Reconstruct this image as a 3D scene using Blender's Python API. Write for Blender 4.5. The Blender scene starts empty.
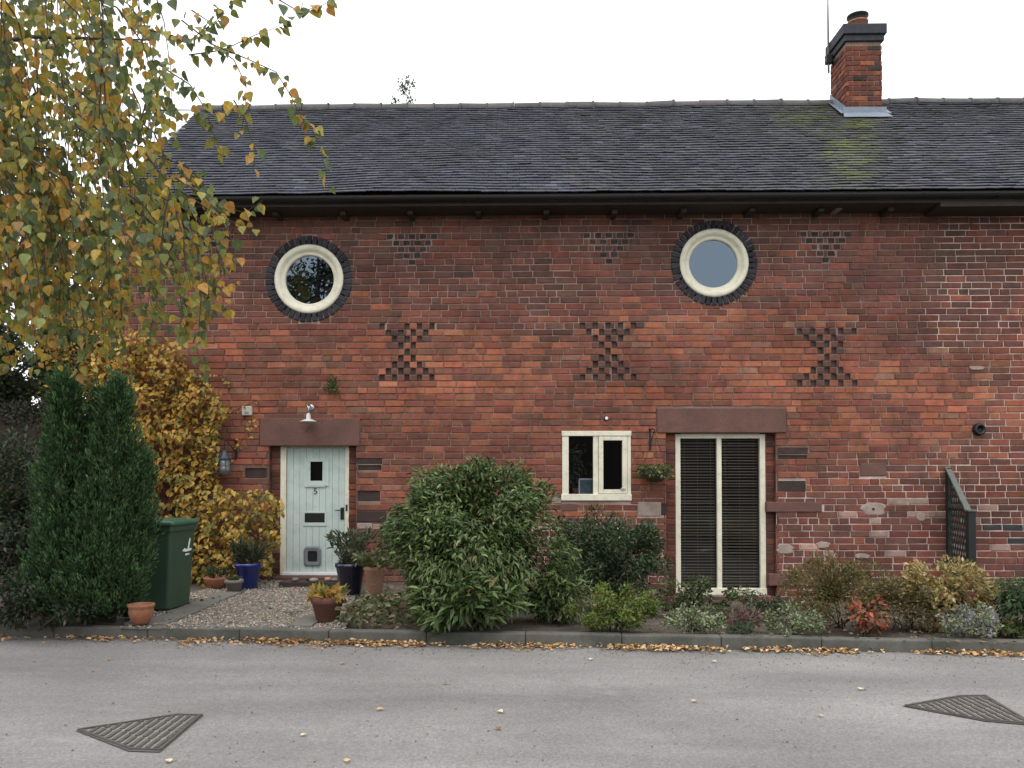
import bpy, bmesh, math, random
import numpy as np
from mathutils import Vector, Matrix, noise as mnoise

# ------------------------------------------------------------------ camera, sky, sun, exposure
scene = bpy.context.scene
COL = scene.collection
F_PX, HORIZON = 835.0, 475.0
YAW, PITCH = math.radians(1.2), math.radians(1.2)
CAM = Vector((0.0, -11.6, 1.46))
SHX = (F_PX * math.tan(YAW)) / 1024.0
SHY = ((HORIZON - 384.0) - F_PX * math.tan(PITCH)) / 1024.0

cam_data = bpy.data.cameras.new('camera')
cam_data.sensor_width = 36.0
cam_data.lens = F_PX / 1024.0 * 36.0
cam_data.shift_x = SHX
cam_data.shift_y = SHY
cam_data.clip_end = 3000.0
cam_data.clip_start = 0.05
cam = bpy.data.objects.new('camera', cam_data)
COL.objects.link(cam)
cam.location = CAM
cam.rotation_euler = (math.radians(90) + PITCH, 0.0, YAW)
scene.camera = cam
CAM_R = cam.rotation_euler.to_matrix()

SUN_ELEV, SUN_AZ = math.radians(66), math.radians(200)      # azimuth clockwise from +Y
world = bpy.data.worlds.new('World')
scene.world = world
world.use_nodes = True
wn, wl = world.node_tree.nodes, world.node_tree.links
wn.clear()
w_out = wn.new('ShaderNodeOutputWorld')
w_bg = wn.new('ShaderNodeBackground')
w_sky = wn.new('ShaderNodeTexSky')
w_sky.sky_type = 'NISHITA'
w_sky.sun_disc = False
w_sky.sun_elevation = SUN_ELEV
w_sky.sun_rotation = SUN_AZ
w_sky.dust_density = 3.0
w_hs = wn.new('ShaderNodeHueSaturation')
w_hs.inputs['Saturation'].default_value = 0.30
w_mix = wn.new('ShaderNodeMix')
w_mix.data_type = 'RGBA'
w_mix.inputs['Factor'].default_value = 0.80
w_mix.inputs['B'].default_value = (10.6, 10.9, 11.3, 1)    # the even cloud sheet
wl.new(w_sky.outputs['Color'], w_hs.inputs['Color'])
wl.new(w_hs.outputs['Color'], w_mix.inputs['A'])
wl.new(w_mix.outputs['Result'], w_bg.inputs['Color'])
w_bg.inputs['Strength'].default_value = 0.12
wl.new(w_bg.outputs['Background'], w_out.inputs['Surface'])

sun_d = bpy.data.lights.new('sun', 'SUN')
sun_d.energy = 0.9
sun_d.angle = math.radians(40)
sun_d.color = (1.0, 0.97, 0.93)
sun = bpy.data.objects.new('sun', sun_d)
COL.objects.link(sun)
_sd = Vector((math.sin(SUN_AZ) * math.cos(SUN_ELEV), math.cos(SUN_AZ) * math.cos(SUN_ELEV), math.sin(SUN_ELEV)))
sun.rotation_euler = (-_sd).to_track_quat('-Z', 'Y').to_euler()
sun.location = (0, -20, 30)

vs = scene.view_settings
vs.view_transform = 'Standard'
vs.look = 'None'
vs.exposure = 0.65
vs.gamma = 1.0
vs.use_curve_mapping = False
scene.cycles.use_denoising = True
scene.cycles.max_bounces = 8
scene.cycles.transparent_max_bounces = 12

# ------------------------------------------------------------------ helpers
rng = random.Random(7)
nrg = np.random.default_rng(11)


def ray(u, v):
    d = Vector(((u - 512.0) / F_PX + SHX * 1024 / F_PX, (384.0 - v) / F_PX + SHY * 1024 / F_PX, -1.0))
    return CAM_R @ d


def at(u, v, Y=0.0):            # a point of the photograph on the vertical plane y = Y
    r = ray(u, v)
    return CAM + r * ((Y - CAM.y) / r.y)


def atz(u, v, Z=0.0):           # a point of the photograph on the level z = Z
    r = ray(u, v)
    return CAM + r * ((Z - CAM.z) / r.z)


def project(p):                 # world -> picture, used to rank pieces by size
    q = CAM_R.transposed() @ (Vector(p) - CAM)
    k = -q.z
    return (512 + F_PX * (q.x / k) - SHX * 1024, 384 - F_PX * (q.y / k) + SHY * 1024, k)


def X(u, Y=0.0):
    return at(u, 400, Y).x


def Zv(v, Y=0.0, u=512):
    return at(u, v, Y).z


def nz(x, y, z=0.0):
    return mnoise.noise(Vector((x, y, z)))


ORIGIN = {}


def thing(name, label, cat, loc=(0, 0, 0), group=None):
    o = bpy.data.objects.new(name, None)
    COL.objects.link(o)
    o.location = loc
    o.empty_display_size = 0.1
    o['label'] = label
    o['category'] = cat
    if group:
        o['group'] = group
    ORIGIN[o.name] = Vector(loc)
    return o


def tag(o, label, cat, group=None):
    o['label'] = label
    o['category'] = cat
    if group:
        o['group'] = group
    return o


def org(parent):
    p = parent
    while p is not None and p.parent is not None:
        p = p.parent
    return ORIGIN.get(p.name, Vector((0, 0, 0))) if p is not None else Vector((0, 0, 0))


def link(me, name, mat, parent=None):
    o = bpy.data.objects.new(name, me)
    COL.objects.link(o)
    if mat is not None and len(me.materials) == 0:
        me.materials.append(mat)
    if parent is not None:
        o.parent = parent
    return o


def set_col(me, cols):
    a = me.color_attributes.new('col', 'FLOAT_COLOR', 'POINT')
    c = np.ones((len(cols), 4), dtype=np.float32)
    c[:, :3] = cols
    a.data.foreach_set('color', c.ravel())


class MB:
    """collects shapes, then builds them as one mesh"""
    def __init__(self):
        self.v, self.f, self.c = [], [], []

    def add(self, vs_, fs, col=None):
        n = len(self.v)
        self.v.extend([tuple(p) for p in vs_])
        self.f.extend([tuple(i + n for i in f) for f in fs])
        if col is not None:
            self.c.extend([col] * len(vs_))
        return self

    def box(self, x0, x1, y0, y1, z0, z1, col=None, M=None):
        vs_ = [Vector((x, y, z)) for z in (z0, z1) for y in (y0, y1) for x in (x0, x1)]
        if M is not None:
            vs_ = [M @ p for p in vs_]
        return self.add(vs_, [(0, 2, 3, 1), (4, 5, 7, 6), (0, 1, 5, 4), (2, 6, 7, 3), (0, 4, 6, 2), (1, 3, 7, 5)], col)

    def bbox(self, x0, x1, y0, y1, z0, z1, b=0.006, M=None, col=None):
        """box with chamfered edges"""
        bm = bmesh.new()
        bmesh.ops.create_cube(bm, size=1.0)
        for q in bm.verts:
            q.co = Vector(((x0 + x1) / 2 + q.co.x * (x1 - x0), (y0 + y1) / 2 + q.co.y * (y1 - y0), (z0 + z1) / 2 + q.co.z * (z1 - z0)))
        bmesh.ops.bevel(bm, geom=list(bm.edges), offset=b, segments=2, affect='EDGES', profile=0.6)
        bm.verts.index_update()
        vs_ = [M @ q.co if M is not None else q.co.copy() for q in bm.verts]
        fs = [[q.index for q in f.verts] for f in bm.faces]
        bm.free()
        return self.add(vs_, fs, col)

    def tube(self, pts, radii, n=6, cap=True, col=None):
        pts = [Vector(p) for p in pts]
        if not hasattr(radii, '__len__'):
            radii = [radii] * len(pts)
        vs_, fs = [], []
        for i, p in enumerate(pts):
            t = (pts[min(i + 1, len(pts) - 1)] - pts[max(i - 1, 0)])
            t = t.normalized() if t.length > 1e-9 else Vector((0, 0, 1))
            a = t.cross(Vector((0, 0, 1)) if abs(t.z) < 0.9 else Vector((1, 0, 0))).normalized()
            b = t.cross(a)
            for k in range(n):
                an = 2 * math.pi * k / n
                vs_.append(p + (a * math.cos(an) + b * math.sin(an)) * radii[i])
        for i in range(len(pts) - 1):
            for k in range(n):
                k2 = (k + 1) % n
                fs.append((i * n + k, (i + 1) * n + k, (i + 1) * n + k2, i * n + k2))
        if cap:
            fs.append(tuple(range(n)))
            fs.append(tuple(reversed(range((len(pts) - 1) * n, len(pts) * n))))
        return self.add(vs_, fs, col)

    def lathe(self, prof, c=(0, 0, 0), n=24, sq=0.0, col=None, closed=False):
        """prof: list of (radius, z); sq squares the section a little"""
        c = Vector(c)
        vs_, fs = [], []
        for (r, z) in prof:
            for k in range(n):
                an = 2 * math.pi * k / n
                q = 1.0
                if sq:
                    q = 1.0 / max(abs(math.cos(an)), abs(math.sin(an))) * sq + (1 - sq)
                vs_.append(c + Vector((r * q * math.cos(an), r * q * math.sin(an), z)))
        m = len(prof)
        for i in range(m - 1):
            for k in range(n):
                k2 = (k + 1) % n
                fs.append((i * n + k, i * n + k2, (i + 1) * n + k2, (i + 1) * n + k))
        fs.append(tuple(reversed(range(n))))
        fs.append(tuple(range((m - 1) * n, m * n)))
        return self.add(vs_, fs, col)

    def build(self, name, mat, parent=None, smooth=False):
        o_ = org(parent)
        me = bpy.data.meshes.new(name)
        me.from_pydata([(p[0] - o_.x, p[1] - o_.y, p[2] - o_.z) for p in self.v], [], self.f)
        if self.c:
            set_col(me, np.array(self.c))
        if smooth:
            me.polygons.foreach_set('use_smooth', [True] * len(me.polygons))
        me.update()
        return link(me, name, mat, parent)


# ------------------------------------------------------------------ materials
MATS = {}


def nodes_of(name):
    m = bpy.data.materials.new(name)
    m.use_nodes = True
    nt = m.node_tree
    return m, nt.nodes, nt.links, nt.nodes['Principled BSDF'], nt.nodes['Material Output']


def noise_node(N, L, scale, detail=4, rough=0.6, vec=None):
    t = N.new('ShaderNodeTexNoise')
    t.inputs['Scale'].default_value = scale
    t.inputs['Detail'].default_value = detail
    t.inputs['Roughness'].default_value = rough
    if vec is not None:
        L.new(vec, t.inputs['Vector'])
    return t


def ramp(N, L, src, stops):
    r = N.new('ShaderNodeValToRGB')
    e = r.color_ramp.elements
    while len(e) < len(stops):
        e.new(0.5)
    for i, (p, c) in enumerate(stops):
        e[i].position = p
        e[i].color = (c[0], c[1], c[2], 1) if hasattr(c, '__len__') else (c, c, c, 1)
    L.new(src, r.inputs['Fac'])
    return r


def mixc(N, L, fac, a, b, mode='MIX'):
    m = N.new('ShaderNodeMix')
    m.data_type = 'RGBA'
    m.blend_type = mode
    for s, k in ((fac, 'Factor'), (a, 'A'), (b, 'B')):
        if hasattr(s, 'is_linked'):
            L.new(s, m.inputs[k])
        elif hasattr(s, '__len__'):
            m.inputs[k].default_value = (s[0], s[1], s[2], 1)
        else:
            m.inputs[k].default_value = s
    return m.outputs['Result']


def mat(name, col=None, rough=0.7, var=0.25, scale=8.0, fine=60.0, bump=0.2, bdist=0.004, metal=0.0, attr=None,
        stain=None, stain_scale=1.5, spec=0.4, coat=0.0, wash=None, wash_scale=3.0):
    """general surface: base colour (or mesh colour), two sizes of mottling, optional stain colour, fine relief"""
    if name in MATS:
        return MATS[name]
    m, N, L, P, O = nodes_of(name)
    g = N.new('ShaderNodeNewGeometry')
    pos = g.outputs['Position']
    if attr:
        a = N.new('ShaderNodeAttribute')
        a.attribute_name = attr
        base = a.outputs['Color']
    else:
        base = col
    n1 = noise_node(N, L, scale, 5, 0.65, pos)
    r1 = ramp(N, L, n1.outputs['Fac'], [(0.25, 1.0 - var), (0.75, 1.0 + var)])
    c = mixc(N, L, 1.0, base, r1.outputs['Color'], 'MULTIPLY')
    n2 = noise_node(N, L, fine, 4, 0.7, pos)
    r2 = ramp(N, L, n2.outputs['Fac'], [(0.3, 1.0 - var * 0.7), (0.7, 1.0 + var * 0.7)])
    c = mixc(N, L, 1.0, c, r2.outputs['Color'], 'MULTIPLY')
    if stain:
        if wash:
            mps = N.new('ShaderNodeMapping')
            mps.inputs['Scale'].default_value = (1.0, 1.0, 0.45)
            L.new(pos, mps.inputs['Vector'])
            n3 = noise_node(N, L, stain_scale, 7, 0.72, mps.outputs['Vector'])
        else:
            n3 = noise_node(N, L, stain_scale, 6, 0.7, pos)
        r3 = ramp(N, L, n3.outputs['Fac'], [(0.48, 0.0), (0.68, stain[3])])
        c = mixc(N, L, r3.outputs['Color'], c, stain[:3])
    if wash:
        mpw = N.new('ShaderNodeMapping')
        mpw.inputs['Scale'].default_value = (0.7, 0.7, 1.5)
        mpw.inputs['Location'].default_value = (3.7, 1.2, 5.1)
        L.new(pos, mpw.inputs['Vector'])
        n4 = noise_node(N, L, wash_scale, 8, 0.78, mpw.outputs['Vector'])
        r4 = ramp(N, L, n4.outputs['Fac'], [(0.50, 0.0), (0.72, wash[3])])
        c = mixc(N, L, r4.outputs['Color'], c, wash[:3])
    L.new(c, P.inputs['Base Color'])
    P.inputs['Roughness'].default_value = rough
    P.inputs['Metallic'].default_value = metal
    P.inputs['Specular IOR Level'].default_value = spec
    P.inputs['Coat Weight'].default_value = coat
    if bump:
        b = N.new('ShaderNodeBump')
        b.inputs['Strength'].default_value = bump
        b.inputs['Distance'].default_value = bdist
        L.new(n2.outputs['Fac'], b.inputs['Height'])
        L.new(b.outputs['Normal'], P.inputs['Normal'])
    MATS[name] = m
    return m


def leaf_mat(name='leaf', trans=0.30, rough=0.5, spec=0.35):
    if name in MATS:
        return MATS[name]
    m, N, L, P, O = nodes_of(name)
    a = N.new('ShaderNodeAttribute')
    a.attribute_name = 'col'
    g = N.new('ShaderNodeNewGeometry')
    n1 = noise_node(N, L, 55, 3, 0.6, g.outputs['Position'])
    r1 = ramp(N, L, n1.outputs['Fac'], [(0.3, 0.72), (0.7, 1.25)])
    c = mixc(N, L, 1.0, a.outputs['Color'], r1.outputs['Color'], 'MULTIPLY')
    L.new(c, P.inputs['Base Color'])
    P.inputs['Roughness'].default_value = rough
    P.inputs['Specular IOR Level'].default_value = spec
    t = N.new('ShaderNodeBsdfTranslucent')
    L.new(c, t.inputs['Color'])
    mx = N.new('ShaderNodeMixShader')
    mx.inputs['Fac'].default_value = trans
    L.new(P.outputs['BSDF'], mx.inputs[1])
    L.new(t.outputs['BSDF'], mx.inputs[2])
    L.new(mx.outputs['Shader'], O.inputs['Surface'])
    MATS[name] = m
    return m


def glass_mat(name, base=0.05, tint=(0.85, 0.9, 0.95), gl=(0.80, 0.90, 1.0)):
    m, N, L, P, O = nodes_of(name)
    tr = N.new('ShaderNodeBsdfTransparent')
    tr.inputs['Color'].default_value = (*tint, 1)
    gs = N.new('ShaderNodeBsdfGlossy')
    gs.inputs['Color'].default_value = (*gl, 1)
    gs.inputs['Roughness'].default_value = 0.01
    fr = N.new('ShaderNodeFresnel')
    fr.inputs['IOR'].default_value = 1.5
    ad = N.new('ShaderNodeMath')
    ad.operation = 'ADD'
    ad.use_clamp = True
    ad.inputs[1].default_value = base
    L.new(fr.outputs['Fac'], ad.inputs[0])
    mx = N.new('ShaderNodeMixShader')
    L.new(ad.outputs['Value'], mx.inputs['Fac'])
    L.new(tr.outputs['BSDF'], mx.inputs[1])
    L.new(gs.outputs['BSDF'], mx.inputs[2])
    L.new(mx.outputs['Shader'], O.inputs['Surface'])
    MATS[name] = m
    return m


M_BRICK = mat('brick_clay', attr='col', rough=0.92, var=0.26, scale=14, fine=95, bump=0.5, bdist=0.004, spec=0.2,
              stain=(0.045, 0.03, 0.026, 0.6), stain_scale=2.6, wash=(0.27, 0.17, 0.13, 0.22))
M_MORTAR = mat('lime_mortar', attr='col', rough=0.95, var=0.22, scale=9, fine=120, bump=0.6, bdist=0.004, spec=0.15,
               stain=(0.11, 0.075, 0.06, 0.5), stain_scale=2.6, wash=(0.40, 0.30, 0.25, 0.3))
M_TILE = mat('roof_tile', attr='col', rough=0.80, var=0.30, scale=11, fine=80, bump=0.5, bdist=0.004, spec=0.35,
             stain=(0.10, 0.10, 0.115, 0.45), stain_scale=4.0)
M_BLUEBRICK = mat('blue_brick', attr='col', rough=0.8, var=0.3, scale=14, fine=80, bump=0.4, spec=0.3)
M_STONE = mat('red_sandstone', (0.140, 0.070, 0.055), 0.9, 0.3, 6, 60, 0.7, 0.006, stain=(0.06, 0.038, 0.032, 0.8), stain_scale=3.0)
M_DARKSTONE = mat('dark_stone', (0.045, 0.030, 0.026), 0.9, 0.35, 9, 60, 0.6, 0.006)
M_PALESTONE = mat('pale_stone', (0.30, 0.24, 0.20), 0.9, 0.25, 9, 60, 0.6, 0.006)
M_CREAM = mat('cream_paint', (0.70, 0.66, 0.52), 0.45, 0.06, 6, 60, 0.05, stain=(0.38, 0.33, 0.24, 0.45), stain_scale=7)
M_DOOR = mat('sage_paint', (0.48, 0.555, 0.515), 0.45, 0.05, 5, 70, 0.06, stain=(0.26, 0.34, 0.31, 0.4), stain_scale=4)
M_WHITE = mat('white_plastic', (0.75, 0.76, 0.74), 0.4, 0.05, 6, 60, 0.03)
M_BLACK = mat('black_plastic', (0.012, 0.012, 0.014), 0.45, 0.2, 8, 60, 0.05)
M_IRON = mat('black_iron', (0.02, 0.02, 0.022), 0.55, 0.25, 20, 90, 0.2, metal=0.3)
M_STEEL = mat('galvanised_steel', (0.45, 0.46, 0.46), 0.35, 0.15, 20, 80, 0.1, metal=0.8)
M_LEAD = mat('lead', (0.17, 0.20, 0.24), 0.6, 0.2, 8, 60, 0.3)
M_DARKWOOD = mat('dark_wood', (0.035, 0.026, 0.022), 0.8, 0.3, 8, 60, 0.3)
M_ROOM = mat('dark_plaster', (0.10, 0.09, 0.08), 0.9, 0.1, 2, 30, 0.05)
M_SLAT = mat('blind_slat', (0.58, 0.46, 0.35), 0.5, 0.15, 8, 60, 0.05)
M_TERRA = mat('terracotta', (0.30, 0.115, 0.06), 0.85, 0.22, 9, 70, 0.2, stain=(0.30, 0.24, 0.18, 0.5), stain_scale=7)
M_TERRA2 = mat('brown_terracotta', (0.14, 0.06, 0.042), 0.8, 0.25, 9, 70, 0.2, stain=(0.08, 0.05, 0.04, 0.6), stain_scale=7)
M_PALETERRA = mat('pale_terracotta', (0.42, 0.22, 0.15), 0.85, 0.2, 9, 70, 0.2, stain=(0.36, 0.29, 0.24, 0.5), stain_scale=7)
M_BLUE = mat('blue_glaze', (0.010, 0.022, 0.17), 0.22, 0.25, 9, 60, 0.05, spec=0.6)
M_NAVY = mat('navy_glaze', (0.006, 0.010, 0.035), 0.25, 0.25, 9, 60, 0.05, spec=0.6)
M_GREYPOT = mat('grey_stoneware', (0.16, 0.15, 0.13), 0.8, 0.25, 12, 60, 0.3)
M_BIN = mat('green_bin_plastic', (0.032, 0.066, 0.036), 0.5, 0.18, 5, 120, 0.12, stain=(0.03, 0.06, 0.045, 0.5), stain_scale=4)
M_BINLID = mat('green_lid_plastic', (0.034, 0.095, 0.060), 0.4, 0.2, 5, 120, 0.12, stain=(0.07, 0.12, 0.09, 0.5), stain_scale=4)
M_SOIL = mat('soil', (0.085, 0.066, 0.050), 0.95, 0.4, 3, 40, 1.0, 0.02, stain=(0.17, 0.145, 0.115, 0.7), stain_scale=5)
M_CONC = mat('kerb_concrete', (0.105, 0.101, 0.088), 0.9, 0.3, 4, 80, 0.5, 0.004, stain=(0.045, 0.052, 0.038, 0.9), stain_scale=2.2)
M_SLAB = mat('paving_concrete', (0.15, 0.14, 0.125), 0.9, 0.25, 4, 80, 0.5, 0.004, stain=(0.07, 0.07, 0.055, 0.6), stain_scale=4)
M_STONES = mat('gravel_stone', attr='col', rough=0.85, var=0.2, scale=30, fine=120, bump=0.2)
M_BARK = mat('bark', (0.10, 0.085, 0.07), 0.9, 0.4, 9, 50, 0.8, 0.01, stain=(0.04, 0.035, 0.03, 0.8), stain_scale=6)
M_BIRCH = mat('birch_bark', (0.42, 0.40, 0.37), 0.8, 0.25, 9, 50, 0.5, 0.01, stain=(0.03, 0.03, 0.03, 0.9), stain_scale=5)
M_TWIG = mat('twig', (0.055, 0.038, 0.030), 0.8, 0.3, 20, 60, 0.2)
M_FENCE = mat('stained_timber', (0.012, 0.015, 0.014), 0.7, 0.3, 8, 60, 0.3)
M_FENCETOP = mat('weathered_timber', (0.11, 0.12, 0.105), 0.8, 0.3, 12, 60, 0.3)
M_LATTICE = mat('lattice_timber', (0.022, 0.025, 0.020), 0.8, 0.3, 12, 60, 0.3)
M_CAST = mat('cast_iron_cover', (0.088, 0.076, 0.066), 0.6, 0.3, 15, 80, 0.3, metal=0.2)
M_LEAF = leaf_mat('leaf', 0.40)
M_GLOSSLEAF = leaf_mat('glossy_leaf', 0.18, 0.5, 0.35)
M_NEEDLE = leaf_mat('needle', 0.10, 0.65, 0.2)
M_DRYLEAF = leaf_mat('dry_leaf', 0.12, 0.7, 0.2)
M_GLASS = glass_mat('window_glass', 0.05)
M_GLASS_UP = glass_mat('upper_window_glass', 0.10, (0.6, 0.65, 0.7), (0.64, 0.82, 1.0))


def road_material():
    m, N, L, P, O = nodes_of('asphalt')
    g = N.new('ShaderNodeNewGeometry')
    pos = g.outputs['Position']
    big = noise_node(N, L, 0.45, 5, 0.6, pos)
    mp = N.new('ShaderNodeMapping')
    mp.inputs['Scale'].default_value = (0.35, 1.6, 1)
    L.new(pos, mp.inputs['Vector'])
    streak = noise_node(N, L, 0.8, 6, 0.65, mp.outputs['Vector'])
    agg = noise_node(N, L, 95, 3, 0.8, pos)
    vor = N.new('ShaderNodeTexVoronoi')
    vor.inputs['Scale'].default_value = 75
    L.new(pos, vor.inputs['Vector'])
    c0 = ramp(N, L, big.outputs['Fac'], [(0.3, (0.160, 0.150, 0.143)), (0.7, (0.232, 0.219, 0.209))])
    c1 = ramp(N, L, streak.outputs['Fac'], [(0.28, 0.76), (0.5, 1.0), (0.72, 1.22)])
    c = mixc(N, L, 1.0, c0.outputs['Color'], c1.outputs['Color'], 'MULTIPLY')
    c2 = ramp(N, L, agg.outputs['Fac'], [(0.25, 0.75), (0.5, 1.0), (0.78, 1.28)])
    c = mixc(N, L, 1.0, c, c2.outputs['Color'], 'MULTIPLY')
    c3 = ramp(N, L, vor.outputs['Color'], [(0.0, 0.78), (1.0, 1.22)])
    c = mixc(N, L, 1.0, c, c3.outputs['Color'], 'MULTIPLY')
    st = noise_node(N, L, 2.2, 6, 0.75, pos)
    rs = ramp(N, L, st.outputs['Fac'], [(0.62, 0.0), (0.78, 0.45)])
    c = mixc(N, L, rs.outputs['Color'], c, (0.36, 0.35, 0.34))
    L.new(c, P.inputs['Base Color'])
    P.inputs['Roughness'].default_value = 0.9
    P.inputs['Specular IOR Level'].default_value = 0.25
    b = N.new('ShaderNodeBump')
    b.inputs['Strength'].default_value = 0.6
    b.inputs['Distance'].default_value = 0.004
    L.new(agg.outputs['Fac'], b.inputs['Height'])
    L.new(b.outputs['Normal'], P.inputs['Normal'])
    return m


M_ROAD = road_material()
M_GRASS = mat('rough_grass', (0.055, 0.070, 0.025), 0.95, 0.4, 1.2, 30, 1.0, 0.03)

# ------------------------------------------------------------------ leaf and plant builders
T6V = np.array([(0, 0, 0), (-.5, .30, .09), (-.36, .66, .06), (0, 1, -.10), (.36, .66, .06), (.5, .30, .09)], float)
T6F = [(0, 3, 2, 1), (0, 5, 4, 3)]
T4V = np.array([(0, 0, 0), (-.5, .45, .12), (0, 1, -.06), (.5, .45, .12)], float)
T4F = [(0, 2, 1), (0, 3, 2)]


T10V = np.array([(0, 0, 0), (-.30, .05, .05), (-.49, .22, .09), (-.45, .44, .08), (-.24, .72, .03), (0, 1, -.12), (.24, .72, .03), (.45, .44, .08), (.49, .22, .09), (.30, .05, .05)], float)
T10F = [(0, 5, 4, 3, 2, 1), (0, 9, 8, 7, 6, 5)]


def unit(a):
    return a / np.maximum(np.linalg.norm(a, axis=1, keepdims=True), 1e-9)


def raw_mesh(name, verts, faces_n, face_idx):
    """verts (n,3); faces_n: count per polygon; face_idx: flat corner indices"""
    me = bpy.data.meshes.new(name)
    me.vertices.add(len(verts))
    me.vertices.foreach_set('co', np.ascontiguousarray(verts, dtype=np.float32).ravel())
    me.loops.add(len(face_idx))
    me.loops.foreach_set('vertex_index', np.ascontiguousarray(face_idx, dtype=np.int32))
    me.polygons.add(len(faces_n))
    st = np.zeros(len(faces_n), dtype=np.int32)
    st[1:] = np.cumsum(faces_n)[:-1]
    me.polygons.foreach_set('loop_start', st)
    me.polygons.foreach_set('loop_total', np.ascontiguousarray(faces_n, dtype=np.int32))
    me.update(calc_edges=True)
    return me


def leaf_mesh(name, P, D, Nn, Ln, W, cols, tpl=6, origin=(0, 0, 0)):
    TV, TF = (T6V, T6F) if tpl == 6 else (T10V, T10F) if tpl == 10 else (T4V, T4F)
    n, k = len(P), len(TV)
    a = unit(np.asarray(D, float))
    b = unit(np.cross(np.asarray(Nn, float), a))
    c = np.cross(a, b)
    Ln = np.broadcast_to(np.asarray(Ln, float), (n,))[:, None, None]
    W = np.broadcast_to(np.asarray(W, float), (n,))[:, None, None]
    V = P[:, None, :] + Ln * (TV[None, :, 1:2] * a[:, None, :] + W * TV[None, :, 0:1] * b[:, None, :] + TV[None, :, 2:3] * c[:, None, :])
    V = V - np.asarray(origin, float)
    idx = np.concatenate([np.array(f) for f in TF])
    cnt = np.array([len(f) for f in TF])
    FI = (np.arange(n)[:, None] * k + idx[None, :]).ravel()
    me = raw_mesh(name, V.reshape(-1, 3), np.tile(cnt, n), FI)
    set_col(me, np.repeat(np.asarray(cols), k, axis=0))
    return me


def pick_cols(n, palette, weights, jit=0.25, r=nrg):
    pal = np.array(palette, float)
    w = np.array(weights, float)
    i = r.choice(len(pal), n, p=w / w.sum())
    c = pal[i] * (1 + r.uniform(-jit, jit, (n, 1))) * (1 + r.uniform(-jit * .35, jit * .35, (n, 3)))
    return np.clip(c, 0.002, 0.9)


def clump_points(n, centre, rad, nclump, crad, r, flat=0.15, shell=0.55, core=0.0):
    """points in clumps spread over an ellipsoid; returns points, clump index, clump centres"""
    centre, rad = np.array(centre, float), np.array(rad, float)
    d = unit(r.normal(size=(nclump, 3)))
    q = r.uniform(shell, 1.0, (nclump, 1)) ** 0.7
    if core:
        k = int(nclump * core)
        q[:k] = r.uniform(0, shell, (k, 1))
    C = d * q
    ci = r.integers(0, nclump, n)
    off = unit(r.normal(size=(n, 3))) * (r.uniform(0.15, 1.0, (n, 1)) ** 0.45)
    Pn = centre + C[ci] * rad * (1 - crad / max(rad.max(), .01) * 0.6) + off * crad * r.uniform(0.75, 1.25, (nclump, 1))[ci]
    return Pn, ci, centre + C * rad


def shrub(name, label, cat, base, size, n, leaf_len, leaf_w, palette, weights, seed, nclump=40, crad=0.16, droop=0.2,
          up=0.0, material=None, tpl=4, group=None, stems=5, cz=0.55, jit=0.3, shell=0.5, stemr=0.012, minz=0.0, cvar=0.25):
    r = np.random.default_rng(seed)
    bx, by, bz = base
    t = thing(name, label, cat, base, group)
    rx, ry, h = size
    centre = (bx, by, bz + h * cz)
    Pn, ci, C = clump_points(n, centre, (rx, ry, h * (1 - cz)), nclump, crad, r, shell=shell, core=0.25)
    # lower half stretched to the ground
    low = Pn[:, 2] < centre[2]
    Pn[low, 2] = centre[2] + (Pn[low, 2] - centre[2]) * (cz / (1 - cz) * 0.92)
    keep = Pn[:, 2] > bz + minz + 0.01
    Pn, ci = Pn[keep], ci[keep]
    m = len(Pn)
    out = unit(Pn - np.array(centre))
    D = out * 0.8 + r.normal(size=(m, 3)) * 0.55 + np.array([0, 0, up - droop])
    Nn = out * 0.6 + np.array([0, -0.15, 0.8]) + r.normal(size=(m, 3)) * 0.5
    cl = r.uniform(1 - cvar, 1 + cvar, (nclump, 1))
    cols = np.clip(1.15 * pick_cols(m, palette, weights, jit, r) * cl[ci], 0.002, 0.9)
    dead = r.uniform(0, 1, m) < 0.025
    cols[dead] = pick_cols(int(dead.sum()), [(0.20, 0.13, 0.06), (0.28, 0.22, 0.10), (0.10, 0.06, 0.035)], [1, 1, 1], .25, r)
    stray = r.uniform(0, 1, m) < 0.03
    Pn[stray] = np.array(centre) + (Pn[stray] - np.array(centre)) * r.uniform(1.02, 1.16, (int(stray.sum()), 1))
    Pn[:, 2] = np.maximum(Pn[:, 2], bz + .01)
    me = leaf_mesh('foliage', Pn, D, Nn, leaf_len * r.uniform(0.6, 1.2, m), leaf_w, cols, tpl, base)
    link(me, 'foliage', material or M_LEAF, t)
    rr = random.Random(seed)
    mb = MB()
    for k in range(stems):
        e = C[rr.randrange(len(C))]
        s = Vector((bx + rr.uniform(-.25, .25) * rx, by + rr.uniform(-.25, .25) * ry, bz - 0.01))
        e = Vector(e)
        mid = s.lerp(e, 0.5) + Vector((rr.uniform(-.05, .05), rr.uniform(-.05, .05), 0.08 * h))
        mb.tube([s, s.lerp(mid, .5), mid, mid.lerp(e, .6), e], [stemr, stemr * .85, stemr * .7, stemr * .5, stemr * .25], 5)
    mb.build('stem', M_TWIG, t, True)
    return t


def dup_leaf_part(name, P, D, Nn, Ln, W, col, mat_, parent, tpl=6):
    o_ = org(parent)
    me = leaf_mesh(name, np.array([P]), np.array([D]), np.array([Nn]), [Ln], [W], np.array([col]), tpl, o_)
    return link(me, name, mat_, parent)


# ================================================================== SETTING
def struct(o, kind='structure'):
    o['kind'] = kind
    return o


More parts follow.
